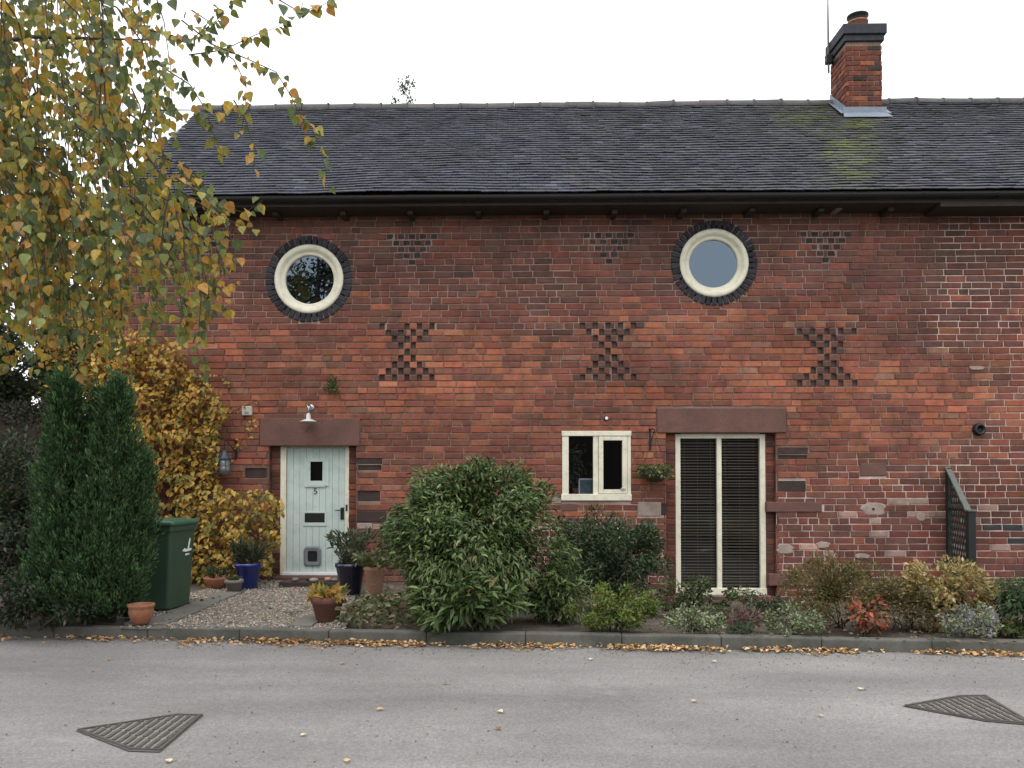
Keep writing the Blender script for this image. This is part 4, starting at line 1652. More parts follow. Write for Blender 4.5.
# picture frame and plant on the inner sill
a = at(586, 485, 0.2)
t = thing('picture_frame', 'small white picture frame standing inside the casement window', 'picture frame', (a.x, a.y, cz_(496.5)))
mb = MB()
x0, x1 = at(577.5, 0, .15).x, at(592.8, 0, .15).x
z0, z1 = cz_(496.3), Zv(478.5, .15, 597)
for (A0, A1, B0, B1) in ((x0, x0 + .018, z0, z1), (x1 - .018, x1, z0, z1), (x0, x1, z1 - .018, z1 + .001), (x0, x1, z0 - .001, z0 + .018)):
    mb.bbox(A0, A1, .14, .16, B0, B1, .003)
mb.build('border', M_WHITE, t)
mb = MB()
mb.box(x0 + .01, x1 - .01, .150, .156, z0 + .01, z1 - .01)
mb.build('picture', mat('print', (0.10, 0.16, 0.16), .4, .5, 25, 90, 0), t)
a = at(576, 492, 0.24)
t = thing('house_plant', 'dim leafy house plant behind the left casement pane', 'house plant', (a.x, a.y, cz_(496.5)))
mb = MB()
mb.lathe([(.045, 0), (.06, .10), (.064, .11), (.05, .11)], (a.x, a.y, cz_(496.4)), 14)
mb.build('pot', M_TERRA, t, True)
r = np.random.default_rng(8)
n = 160
P_ = np.array([a.x, a.y, cz_(470)]) + r.normal(size=(n, 3)) * np.array([.08, .04, .16])
link(leaf_mesh('foliage', P_, r.normal(size=(n, 3)), r.normal(size=(n, 3)), r.uniform(.05, .09, n), .5, pick_cols(n, [(0.10, 0.14, 0.05), (0.2, 0.2, 0.2)], [3, 1], .3, r), 4, (a.x, a.y, cz_(496.5))), 'foliage', M_LEAF, t)

# ================================================================== BIN, POTS, FENCE, COVERS
c = atz(169, 611.5, 0.0)
BX, BY = c.x, c.y
# local frame: front face towards +x, near right bottom corner at (BX, BY)
t = thing('wheelie_bin', 'dark green wheelie bin with white logo beside the conifer', 'bin', (BX, BY, 0.0))
Mb = Matrix.Translation((BX, BY, 0.012)) @ Matrix.Rotation(math.radians(-7), 4, 'Z')
H = 0.93


def bin_ring(k, z, o=0.0):
    """taper from foot to rim; x is depth (front at +x), y is width going back"""
    dx, dy = 0.045 * k, 0.035 * k
    x0, x1, y0, y1 = -0.56 - dx, 0.0 + dx, 0.0 - dy, 0.46 + dy
    x0, x1, y0, y1 = x0 - o, x1 + o, y0 - o, y1 + o
    rc = 0.05
    pts = []
    for (cx, cy, a0) in ((x1 - rc, y0 + rc, -90), (x1 - rc, y1 - rc, 0), (x0 + rc, y1 - rc, 90), (x0 + rc, y0 + rc, 180)):
        for i in range(5):
            an = math.radians(a0 + 22.5 * i)
            pts.append((cx + rc * math.cos(an), cy + rc * math.sin(an), z))
    return pts


def loft(mb, rings, M, cap0=True, cap1=True):
    n = len(rings[0])
    vs_ = [M @ Vector(p) for rg in rings for p in rg]
    fs = [(l * n + i, l * n + (i + 1) % n, (l + 1) * n + (i + 1) % n, (l + 1) * n + i) for l in range(len(rings) - 1) for i in range(n)]
    if cap0:
        fs.append(tuple(reversed(range(n))))
    if cap1:
        fs.append(tuple(range((len(rings) - 1) * n, len(rings) * n)))
    mb.add(vs_, fs)


mb = MB()
loft(mb, [bin_ring(0, 0.0, -.015), bin_ring(0.02, .015), bin_ring(.5, .45), bin_ring(1, H - .09), bin_ring(1, H - .085, .018), bin_ring(1, H - .03, .02), bin_ring(1, H - .02, .005)], Mb)
mb.build('body', M_BIN, t, False)
mb = MB()
rings = [bin_ring(1, H - .026, .026), bin_ring(1, H - .022, .036), bin_ring(1, H + .008, .036), bin_ring(1, H + .024, .02), bin_ring(1, H + .036, -.06), bin_ring(1, H + .040, -.16)]
loft(mb, rings, Mb)
mb.build('lid', M_BINLID, t, True)
mb = MB()
for yy in (.06, .40):
    mb.bbox(-.66, -.60, yy - .02, yy + .02, H - .06, H + .02, .01, Mb)
mb.tube([Mb @ Vector((-.66, -.0, H - .0)), Mb @ Vector((-.66, .46, H - .0))], .017, 8)
mb.build('handle', M_BIN, t)
for yy in (-.01, .47):
    mb = MB()
    mb.tube([Mb @ Vector((-.52, yy - .025, .09)), Mb @ Vector((-.52, yy + .025, .09))], .10, 18)
    mb.build('wheel', M_BLACK, t)
# white logo on the front (a bird-like tick) and a line of small print under it
mb = MB()


def on_front(yy, z):
    k = z / (H - .09)
    return Mb @ Vector((0.045 * k + .004, yy, z))


for poly in ([(.20, .615), (.28, .60), (.34, .605), (.345, .635), (.29, .632), (.24, .645)], [(.31, .63), (.345, .632), (.37, .74), (.345, .755), (.325, .70)],
             [(.335, .60), (.40, .612), (.40, .632), (.345, .636)], [(.27, .56), (.36, .565), (.36, .58), (.27, .582)]):
    mb.add([on_front(a, b) for (a, b) in poly], [tuple(range(len(poly)))])
mb.build('logo', M_WHITE, t)


def pot_plant(name, label, cat, base, prof, mat_, plant=None, group=None, sq=0.0, n=28, soil=True):
    """pot of turned profile, soil, optional foliage"""
    t = thing(name, label, cat, base, group)
    mb = MB()
    mb.lathe(prof, base, n, sq)
    mb.build('pot', mat_, t, sq == 0.0)
    top = max(z for (_, z) in prof)
    rin = [r_ for (r_, z) in prof if z > top * .9]
    if soil:
        mb = MB()
        mb.lathe([(.002, top - .03), (min(rin) * .98, top - .032), (min(rin) * .98, top - .05)], base, 20)
        mb.build('soil', M_SOIL, t, True)
    if plant:
        cnt, rad, hgt, ln, w, pal, wt, up, seed, mt = plant
        r = np.random.default_rng(seed)
        an = r.uniform(0, 6.28, cnt)
        rd = rad * np.sqrt(r.uniform(0, 1, cnt))
        zz = r.uniform(0, 1, cnt)
        P_ = np.stack([base[0] + rd * np.cos(an) * (.5 + .6 * zz), base[1] + rd * np.sin(an) * (.5 + .6 * zz), base[2] + top - .02 + zz * hgt], 1)
        D_ = np.stack([np.cos(an) * .7, np.sin(an) * .7, up + np.zeros(cnt)], 1) + r.normal(size=(cnt, 3)) * .45
        link(leaf_mesh('foliage', P_, D_, r.normal(size=(cnt, 3)) + (0, -.3, 1), r.uniform(.6, 1.2, cnt) * ln, w, pick_cols(cnt, pal, wt, .3, r), 6, base), 'foliage', mt, t)
        mb = MB()
        for i in range(9):
            an_ = rng.uniform(0, 6.28)
            mb.tube([(base[0] + .02 * math.cos(an_), base[1] + .02 * math.sin(an_), base[2] + top - .04),
                     (base[0] + rad * .8 * math.cos(an_), base[1] + rad * .8 * math.sin(an_), base[2] + top + hgt * rng.uniform(.5, .9))], [.004, .002], 4)
        mb.build('stem', M_TWIG, t)
    return t


def scale_prof(prof, r, h):
    return [(a * r, b * h) for (a, b) in prof]


PR_TERRA = [(.62, 0), (.66, .02), (.92, .72), (1.0, .74), (1.02, .86), (1.0, 1.0), (.88, 1.0), (.84, .8)]
PR_BELLY = [(.55, 0), (.6, .02), (.90, .45), (.93, .70), (.88, .80), (1.0, .88), (1.02, 1.0), (.88, 1.0), (.82, .8)]
PR_TALL = [(.60, 0), (.62, .01), (.92, .86), (1.0, .88), (1.0, 1.0), (.88, 1.0), (.85, .8)]
PR_BOWL = [(.45, 0), (.5, .03), (.85, .5), (1.0, .9), (1.02, 1.0), (.9, 1.0), (.8, .7)]


def gpt(u, v, z=0.0):
    p = atz(u, v, z)
    return (p.x, p.y, z)


GREENS = [(0.055, 0.085, 0.028), (0.085, 0.115, 0.035), (0.035, 0.060, 0.022)]
pot_plant('terracotta_pot', 'small round terracotta pot on the kerb edge below the conifer', 'plant pot', gpt(141, 623.5, .018), scale_prof(PR_BELLY, .125, .19), M_TERRA)
pot_plant('blue_planter', 'bright cobalt blue glazed planter with spiky leaves left of the door', 'planter', gpt(248, 588.5), scale_prof(PR_TALL, .175, .33), M_BLUE,
          (220, .20, .22, .17, .12, [(0.09, 0.10, 0.06), (0.06, 0.075, 0.04), (0.14, 0.14, 0.09)], [2, 2, 1], 1.0, 21, M_LEAF))
pot_plant('stone_pot', 'small squat grey pot in front of the blue planter', 'plant pot', gpt(234, 592), scale_prof(PR_TERRA, .115, .155), M_GREYPOT,
          (60, .08, .05, .05, .4, GREENS, [1, 1, 1], .5, 22, M_LEAF))
pot_plant('terracotta_bowl', 'wide shallow terracotta bowl behind the small grey pot', 'plant pot', gpt(217, 588), scale_prof(PR_BOWL, .17, .14), M_TERRA,
          (110, .15, .12, .09, .2, [(0.07, 0.09, 0.04), (0.12, 0.12, 0.06)], [2, 1], .8, 23, M_LEAF))
pot_plant('navy_planter', 'dark navy glazed planter with leggy grey-green plant right of the door', 'planter', gpt(350.5, 594), scale_prof(PR_TALL, .19, .38), M_NAVY,
          (420, .26, .38, .10, .28, [(0.10, 0.125, 0.075), (0.065, 0.09, 0.045), (0.17, 0.18, 0.12)], [3, 3, 1], .8, 24, M_LEAF))
pot_plant('tall_terracotta_pot', 'tall pale terracotta pot with cream-green plant beside the big shrub', 'plant pot', gpt(374.5, 597), scale_prof(PR_TALL, .135, .37), M_PALETERRA,
          (320, .24, .16, .09, .45, [(0.20, 0.21, 0.11), (0.10, 0.13, 0.05), (0.28, 0.27, 0.16)], [2, 3, 1], .3, 25, M_LEAF))
pot_plant('brown_plant_pot', 'brown terracotta pot topped with yellow leaves on the gravel', 'plant pot', gpt(327.5, 621), scale_prof(PR_TERRA, .165, .25), M_TERRA2,
          (150, .17, .07, .12, .42, [(0.48, 0.28, 0.06), (0.36, 0.33, 0.10), (0.5, 0.24, 0.06), (0.12, 0.15, 0.05)], [4, 2, 2, 2], .15, 26, M_LEAF))
# small clay pot tucked behind the bin
pot_plant('black_pot', 'small black plastic pot tucked between conifer and clay pot', 'plant pot', gpt(128, 616), scale_prof(PR_TERRA, .10, .17), M_BLACK,
          (50, .08, .08, .06, .4, GREENS, [1, 1, 1], .5, 27, M_LEAF))

# boot scraper / coir mat with boots by the step
p = atz(311, 587)
t = thing('door_mat', 'low dark stone slab with objects in front of the door step', 'doorstep', (p.x, p.y, 0))
mb = MB()
mb.bbox(p.x - .42, p.x + .42, p.y - .02, p.y + .25, -.01, .065, .015)
mb.build('slab', M_DARKSTONE, t)
for i, (dx, dy, r_, mt, lab) in enumerate(((-.22, .05, .05, M_GREYPOT, 'grey pebble at the left end of the doorstep slab'), (.03, .02, .06, M_PALESTONE, 'largest, palest pebble in the middle of the doorstep slab'), (.20, .10, .05, M_PALETERRA, 'pinkish pebble right of the pale one on the doorstep slab'), (.30, .04, .045, M_GREYPOT, 'small grey pebble at the right end of the doorstep slab'), (-.05, .14, .05, M_DARKSTONE, 'dark pebble at the back of the doorstep slab'))):
    mb = MB()
    mb.lathe([(.3 * r_, 0), (.9 * r_, .010), (1.0 * r_, .028), (.7 * r_, .048), (.2 * r_, .052)], (p.x + dx, p.y + dy, .064), 12)
    mb.v = [(a + .01 * nz(a * 20, b * 20, i), b, c_) for (a, b, c_) in mb.v]
    o = mb.build('pebble', mt, None, True)
    tag(o, lab, 'pebble', 'pebbles on the doorstep slab')

# trellis fence at right, running out from the wall, top rail sloping down
fxw = X(946, 0.0)
zt0, near_y = Zv(468, 0, 946), None
pn = at(966, 513, -0.80)
fa, fb = Vector((fxw, -0.02, 0)), Vector((at(968, 513, -.80).x, -0.80, 0))
t = thing('trellis_screen', 'dark green trellis screen with sloping top rail standing out from the wall', 'trellis', (fa.x, fa.y, 0))
za, zb = zt0, pn.z


def fpt(k, z, o=0.0):
    q = fa.lerp(fb, k)
    return Vector((q.x + o, q.y, z))


def bar(mb, a, b, w, d):
    """rectangular bar between two points, width w in the fence plane, thickness d across (x)"""
    a, b = Vector(a), Vector(b)
    tdir = (b - a).normalized()
    s_ = Vector((1, 0, 0))
    n_ = tdir.cross(s_).normalized()
    vs_ = []
    for p_ in (a, b):
        for (i, j) in ((-1, -1), (1, -1), (1, 1), (-1, 1)):
            vs_.append(p_ + s_ * d / 2 * i + n_ * w / 2 * j)
    mb.add(vs_, [(0, 1, 2, 3), (7, 6, 5, 4), (0, 4, 5, 1), (1, 5, 6, 2), (2, 6, 7, 3), (3, 7, 4, 0)])


mb = MB()
mb.bbox(fa.x - .03, fa.x + .03, -.075, -.012, 0, za, .006)
mb.build('wall_post', M_FENCE, t)
mb = MB()
mb.bbox(fb.x - .035, fb.x + .06, fb.y - .075, fb.y, 0, zb + .02, .008)
mb.build('post', M_FENCE, t)
mb = MB()
mb.bbox(fb.x - .045, fb.x + .07, fb.y - .085, fb.y + .01, zb + .021, zb + .045, .006)
mb.build('post_cap', M_FENCETOP, t)
mb = MB()
bar(mb, fpt(0, za + .01), fpt(1, zb + .035), .022, .075)
mb.build('top_rail', M_FENCETOP, t)
mb = MB()
bar(mb, fpt(0, .12), fpt(1, .12), .05, .04)
mb.build('bottom_rail', M_FENCE, t)
mb = MB()
bar(mb, fpt(0, 1.0), fpt(1, 1.0), .03, .03)
mb.build('mid_rail', M_FENCE, t)
fl = (fb - fa).length
for d_ in (1, -1):
    k = -2.2
    while k < 2.4:
        # laths at 60 degrees, clipped to the panel
        pts = []
        for i in range(81):
            kk = i / 80
            z = 1.0 + d_ * (kk * fl - k * fl) * 1.9
            top = za + (zb - za) * kk - .02
            if 0.13 < z < top:
                pts.append((kk, z))
        if len(pts) > 3:
            mb = MB()
            bar(mb, fpt(pts[0][0], pts[0][1], .008 * d_), fpt(pts[-1][0], pts[-1][1], .008 * d_), .018, .008)
            mb.build('lath', M_LATTICE, t)
        k += 0.115


# iron covers in the road
def cover(label, poly_px, direction, off):
    P0 = [atz(u, v, ROAD_Z) for (u, v) in poly_px]
    c = sum(P0, Vector()) / len(P0)
    t = thing('drain_cover', label, 'drain cover', (c.x, c.y, ROAD_Z), 'iron covers set in the road')
    n = len(P0)
    mb = MB()
    z0, z1 = ROAD_Z + .007, ROAD_Z + .013
    mb.add([(p.x, p.y, z0) for p in P0], [tuple(range(n))])
    sm = MB()
    sm.add([(c.x + (p.x - c.x) * 1.07, c.y + (p.y - c.y) * 1.10, z0 - .003) for p in P0], [tuple(range(n))])
    sm.v = [(a, b, ROAD_Z + .0062) for (a, b, c__) in sm.v]
    so = sm.build('tar_seam', mat('tar', (0.095, 0.088, 0.082), .85, .3, 12, 80, .5), t)
    if so.data.polygons[0].normal.z < 0:
        so.data.flip_normals()
    o = mb.build('pan', mat('cover_pan', (0.185, 0.172, 0.16), 0.8, 0.3, 15, 80, .4), t)
    if o.data.polygons[0].normal.z < 0:
        o.data.flip_normals()
    mb = MB()
    for i in range(n):
        a, b = P0[i], P0[(i + 1) % n]
        d = (b - a).normalized()
        s_ = Vector((-d.y, d.x, 0)) * .009
        q = [a - s_ - d * .012, b - s_ + d * .012, b + s_ + d * .012, a + s_ - d * .012]
        mb.add([(p.x, p.y, z0 - .006) for p in q] + [(p.x, p.y, z1 + .0007 * i) for p in q], [(4, 5, 6, 7), (0, 1, 5, 4), (1, 2, 6, 5), (2, 3, 7, 6), (3, 0, 4, 7)])
    mb.build('rim', M_CAST, t)
    # ribs
    d = Vector((*direction, 0)).normalized()
    s_ = Vector((-d.y, d.x, 0))
    lo = min((p - c).dot(s_) for p in P0)
    hi = max((p - c).dot(s_) for p in P0)
    w = lo + .035
    while w < hi - .02:
        ts = []
        for i in range(n):
            a, b = P0[i] - c, P0[(i + 1) % n] - c
            wa, wb = a.dot(s_), b.dot(s_)
            if (wa - w) * (wb - w) < 0:
                k = (w - wa) / (wb - wa)
                ts.append((a + (b - a) * k).dot(d))
        if len(ts) >= 2:
            t0, t1 = min(ts) + .02, max(ts) - .02
            x = t0
            while x < t1:
                x2 = min(t1, x + rng.uniform(.10, .17))
                if x2 - x > .02:
                    q = [c + d * x + s_ * (w - .012), c + d * x2 + s_ * (w - .012), c + d * x2 + s_ * (w + .012), c + d * x + s_ * (w + .012)]
                    mb = MB()
                    mb.add([(p.x, p.y, z0 - .002) for p in q] + [(p.x, p.y, z1 + .001) for p in q], [(4, 5, 6, 7), (0, 1, 5, 4), (1, 2, 6, 5), (2, 3, 7, 6), (3, 0, 4, 7)])
                    mb.build('rib', M_CAST, t)
                x = x2 + .022
        w += .052
    return t


cover('kite-shaped ribbed iron cover in the road below the conifer', [(80, 731), (131, 750), (160, 751), (200, 716.5), (178, 716)], (0.0, 1.0), 0)
cover('kite-shaped ribbed iron cover in the road below the trellis screen', [(907, 707), (985, 721), (1022, 724), (1027, 722), (985, 697), (960, 697.5)], (0.0, 1.0), 0)

# ================================================================== PLANTS
DG = [(0.060, 0.094, 0.028), (0.095, 0.140, 0.042), (0.135, 0.180, 0.064), (0.034, 0.058, 0.020)]
# big shrub with long drooping leaves
shrub('viburnum_shrub', 'largest green shrub with long drooping leaves overhanging the kerb', 'shrub', gpt(477, 622), (1.02, .70, 1.54), 30000, .074, .34,
      DG + [(0.10, 0.14, 0.06), (0.16, 0.14, 0.05)], [4, 5, 3, 2, 1.2, .25], 101, nclump=95, crad=.19, droop=.35, material=M_GLOSSLEAF, tpl=6, stems=9, cz=.56, stemr=.02, minz=.02)
shrub('low_evergreen', 'dark low evergreen spilling over the kerb at the big shrub foot', 'shrub', gpt(468, 632), (.55, .28, .62), 1900, .12, .30,
      DG, [3, 4, 2, 3], 102, nclump=22, crad=.15, droop=.2, material=M_GLOSSLEAF, tpl=6, stems=4, cz=.45)
shrub('rounded_shrub', 'dark rounded shrub with a few pale flowers under the casement window', 'shrub', gpt(606, 604), (.76, .60, 1.06), 20000, .045, .40,
      [(0.026, 0.046, 0.018), (0.040, 0.066, 0.025), (0.06, 0.085, 0.035), (0.34, 0.36, 0.27)], [4, 4, 1.5, .05], 103, nclump=110, crad=.13, droop=.0, tpl=6, material=M_GLOSSLEAF, stems=7, cz=.5)
r = np.random.default_rng(12)
shrub('lime_shrub', 'small lime green mounded shrub behind the kerb', 'shrub', gpt(613, 630), (.46, .30, .40), 4200, .038, .5,
      [(0.15, 0.19, 0.035), (0.10, 0.14, 0.03), (0.055, 0.085, 0.022), (0.20, 0.21, 0.05)], [4, 4, 3, 1.5], 104, nclump=38, crad=.09, up=.3, stems=5, cz=.45)
shrub('mid_shrub', 'medium green leafy shrub between the big shrub and the dark rounded shrub', 'shrub', gpt(556, 620), (.38, .34, .56), 2600, .075, .32,
      DG + [(0.10, 0.13, 0.06)], [4, 5, 3, 1, 1], 105, nclump=30, crad=.16, droop=.35, tpl=6, material=M_GLOSSLEAF, stems=5, cz=.5)
VAR = [(0.27, 0.31, 0.17), (0.14, 0.18, 0.07), (0.07, 0.10, 0.04), (0.36, 0.36, 0.32)]
for (u, v, rx, h, sd2, lab) in ((693, 631, .28, .22, 106, 'pale variegated flower clump below the garden window'), (796, 633, .34, .26, 107, 'pale variegated flower clump left of the red-leaved plant'),
                                (968, 637, .34, .30, 108, 'silver and mauve flowering clump below the trellis')):
    pal = VAR if sd2 != 108 else [(0.22, 0.21, 0.25), (0.27, 0.30, 0.16), (0.09, 0.12, 0.05), (0.30, 0.28, 0.34)]
    shrub('flower_clump', lab, 'flowers', gpt(u, v), (rx, .22, h), 1500, .035, .5, pal, [3, 3, 3, 1], sd2, nclump=30, crad=.07, up=.3, stems=4, cz=.4, stemr=.005)
shrub('trailing_plant', 'green trailing plants at the foot of the garden window', 'plant', gpt(690, 612), (.75, .22, .34), 1900, .055, .45,
      [(0.06, 0.09, 0.03), (0.09, 0.12, 0.045), (0.035, 0.055, 0.02), (0.14, 0.11, 0.05)], [4, 3, 3, 1], 109, nclump=32, crad=.10, droop=.0, stems=5, cz=.4, stemr=.006)
shrub('purple_sedum', 'low dull red plant between two pale flower clumps', 'plant', gpt(741, 629), (.20, .16, .20), 420, .04, .5, [(0.14, 0.05, 0.045), (0.09, 0.045, 0.04), (0.06, 0.07, 0.04)], [3, 3, 1], 110, nclump=14, crad=.06, stems=3, cz=.4, stemr=.005)
shrub('green_tuft', 'dark green tuft in front of the dull red plant', 'plant', gpt(742, 634.5), (.16, .10, .12), 500, .03, .35, [(0.035, 0.065, 0.035), (0.05, 0.085, 0.045)], [1, 1], 111, nclump=12, crad=.05, up=.4, stems=3, cz=.4, stemr=.004)
shrub('bronze_shrub', 'feathery bronze-green shrub against the bricks right of the garden window', 'shrub', gpt(833, 627), (.60, .34, .72), 6500, .042, .35,
      [(0.12, 0.11, 0.035), (0.16, 0.10, 0.04), (0.075, 0.085, 0.028), (0.20, 0.16, 0.05)], [4, 2.5, 4, 1.5], 112, nclump=46, crad=.12, up=.6, stems=9, cz=.48, stemr=.006)
shrub('red_leaved_plant', 'small plant with bright red-orange autumn leaves behind the kerb', 'plant', gpt(868, 634), (.24, .16, .40), 330, .055, .6,
      [(0.27, 0.072, 0.042), (0.36, 0.13, 0.06), (0.17, 0.07, 0.045), (0.12, 0.10, 0.04)], [4, 3, 2, 2], 113, nclump=12, crad=.08, droop=.2, tpl=6, stems=4, cz=.45, stemr=.005)
shrub('brown_shrub', 'thin brownish twiggy shrub between the red plant and yellow shrub', 'shrub', gpt(903, 630), (.42, .28, .55), 3000, .042, .30,
      [(0.13, 0.10, 0.05), (0.17, 0.14, 0.08), (0.09, 0.085, 0.035), (0.20, 0.17, 0.07)], [4, 2, 3, 1], 114, nclump=30, crad=.10, up=.5, stems=9, cz=.48, stemr=.005)
shrub('yellow_shrub', 'cream and yellow leaved shrub below the trellis screen', 'shrub', gpt(950, 628), (.58, .36, .66), 4600, .055, .5,
      [(0.42, 0.34, 0.13), (0.30, 0.22, 0.08), (0.16, 0.13, 0.045), (0.50, 0.43, 0.22), (0.22, 0.12, 0.05)], [4, 3, 3, 2, 2], 115, nclump=46, crad=.11, up=.2, stems=7, cz=.52, stemr=.008)
shrub('corner_shrub', 'dark green shrub cut off by the right picture edge', 'shrub', gpt(1028, 632), (.34, .36, .72), 2200, .06, .4, [(0.03, 0.06, 0.025), (0.05, 0.09, 0.035), (0.10, 0.13, 0.05)], [4, 4, 1], 116, nclump=26, crad=.13, stems=5, cz=.5)
shrub('bergenia', 'low rosette of leaves by the kerb right of the mauve clump', 'plant', gpt(1003, 634), (.22, .15, .18), 300, .07, .6, [(0.06, 0.09, 0.03), (0.12, 0.09, 0.05)], [3, 1], 117, nclump=10, crad=.06, stems=3, cz=.4, stemr=.005)
shrub('small_perennial', 'small green perennial at the foot of the bricks left of bronze shrub', 'plant', gpt(768, 618), (.25, .18, .26), 520, .05, .45, [(0.05, 0.085, 0.04), (0.09, 0.06, 0.04), (0.03, 0.05, 0.02)], [3, 1, 2], 118, nclump=14, crad=.08, stems=4, cz=.4, stemr=.005)
shrub('silver_perennial', 'small grey-green perennial below the right pane of the garden window', 'plant', gpt(722, 620), (.22, .15, .18), 420, .045, .45, [(0.10, 0.13, 0.07), (0.16, 0.18, 0.11), (0.05, 0.07, 0.03)], [3, 1, 2], 119, nclump=12, crad=.06, stems=4, cz=.4, stemr=.005)
# leafy ground cover between pots and big shrub
r = np.random.default_rng(31)
pl = [atz(u, v, 0)[:2] for (u, v) in ((338, 627), (345, 610), (362, 600), (420, 594), (440, 627))]
pts = []
while len(pts) < 900:
    x, y = rng.uniform(-3, 0), rng.uniform(-5, 0)
    if in_poly(x, y, pl):
        pts.append((x, y, rng.uniform(0.0, .13) * (0.4 + 0.9 * abs(nz(x * 3, y * 3, 2)) * 2)))
P_ = np.array(pts)
n = len(P_)
o = link(leaf_mesh('ground_cover', P_, r.normal(size=(n, 3)) * (1, 1, .4), r.normal(size=(n, 3)) * .5 + (0, -.2, 1), r.uniform(.045, .095, n), .55,
                   pick_cols(n, [(0.20, 0.21, 0.11), (0.10, 0.125, 0.05), (0.34, 0.31, 0.18), (0.22, 0.13, 0.07), (0.06, 0.08, 0.03)], [4, 4, 2, 2, 3], .3, r), 6), 'ground_cover', M_LEAF)
struct(o, 'stuff')
# pale weeds and fallen leaves on soil and gravel
def scatter_leaves(name, poly, n, pal, wt, ln, zf, seed, m=M_DRYLEAF):
    r = np.random.default_rng(seed)
    xs_, ys_ = [p[0] for p in poly], [p[1] for p in poly]
    pts = []
    rr = random.Random(seed)
    while len(pts) < n:
        x, y = rr.uniform(min(xs_), max(xs_)), rr.uniform(min(ys_), max(ys_))
        if in_poly(x, y, poly):
            pts.append((x, y, zf(x, y, rr)))
    P_ = np.array(pts)
    an = r.uniform(0, 6.28, n)
    D_ = np.stack([np.cos(an), np.sin(an), r.uniform(-.1, .35, n)], 1)
    N_ = r.normal(size=(n, 3)) * .35 + (0, 0, 1)
    o = link(leaf_mesh(name, P_, D_, N_, r.uniform(.6, 1.2, n) * ln, r.uniform(.5, .85, n), pick_cols(n, pal, wt, .3, r), 6), name, m)
    return struct(o, 'stuff')


DRY = [(0.50, 0.30, 0.13), (0.40, 0.22, 0.095), (0.56, 0.40, 0.21), (0.22, 0.12, 0.06), (0.62, 0.50, 0.32)]
bedp = [tuple(atz(u, v)[:2]) for (u, v) in ((640, 634), (1024, 644), (1024, 600), (640, 600))]
scatter_leaves('bed_litter', bedp, 900, [(0.20, 0.15, 0.09), (0.13, 0.09, 0.06), (0.10, 0.12, 0.05), (0.30, 0.24, 0.15)], [3, 3, 3, 1], .045, lambda x, y, q: -.01 + q.uniform(0, .03), 41)
scatter_leaves('gravel_weeds', [tuple(p) for p in gpoly], 260, [(0.16, 0.20, 0.09), (0.10, 0.13, 0.05), (0.40, 0.26, 0.10)], [3, 2, 1], .045, lambda x, y, q: .006 + q.uniform(0, .02), 42)


# drift of fallen leaves in the channel along the kerb
def litter():
    r = np.random.default_rng(44)
    rr = random.Random(44)
    pts = []
    while len(pts) < 2100:
        s_ = rr.uniform(-.8, 11.5)
        u = project(kerb_at(s_, 0, ROAD_Z))[0]
        dens = 0.16 + (0.84 if 190 < u < 430 else 0) + (0.5 if 560 < u < 760 else 0) + (.28 if u >= 760 else 0) + (.25 if 430 <= u <= 560 else 0)
        dens *= max(0.12, 0.6 + 1.1 * nz(s_ * 1.5, 3, 3) + .6 * nz(s_ * 5, 8, 3))
        if rr.random() > dens:
            continue
        wd = abs(rr.gauss(0, .085)) * (0.6 + 1.0 * abs(nz(s_ * 2.3, 1, 9)) * 2) * (1.0 if 190 < u < 760 else .7)
        p = kerb_at(s_, -.012 - wd, 0)
        pts.append((p.x, p.y, ROAD_Z + .010 + rr.uniform(0, .028) * math.exp(-wd * 9)))
    P_ = np.array(pts)
    n = len(P_)
    an = r.uniform(0, 6.28, n)
    D_ = np.stack([np.cos(an), np.sin(an), r.uniform(-.1, .5, n)], 1)
    o = link(leaf_mesh('leaf_litter', P_, D_, r.normal(size=(n, 3)) * .5 + (0, 0, 1), r.uniform(.028, .055, n), r.uniform(.5, .85, n), pick_cols(n, DRY, [4, 3, 3, 2, 1.2], .25, r), 6), 'leaf_litter', M_DRYLEAF)
    struct(o, 'stuff')


litter()
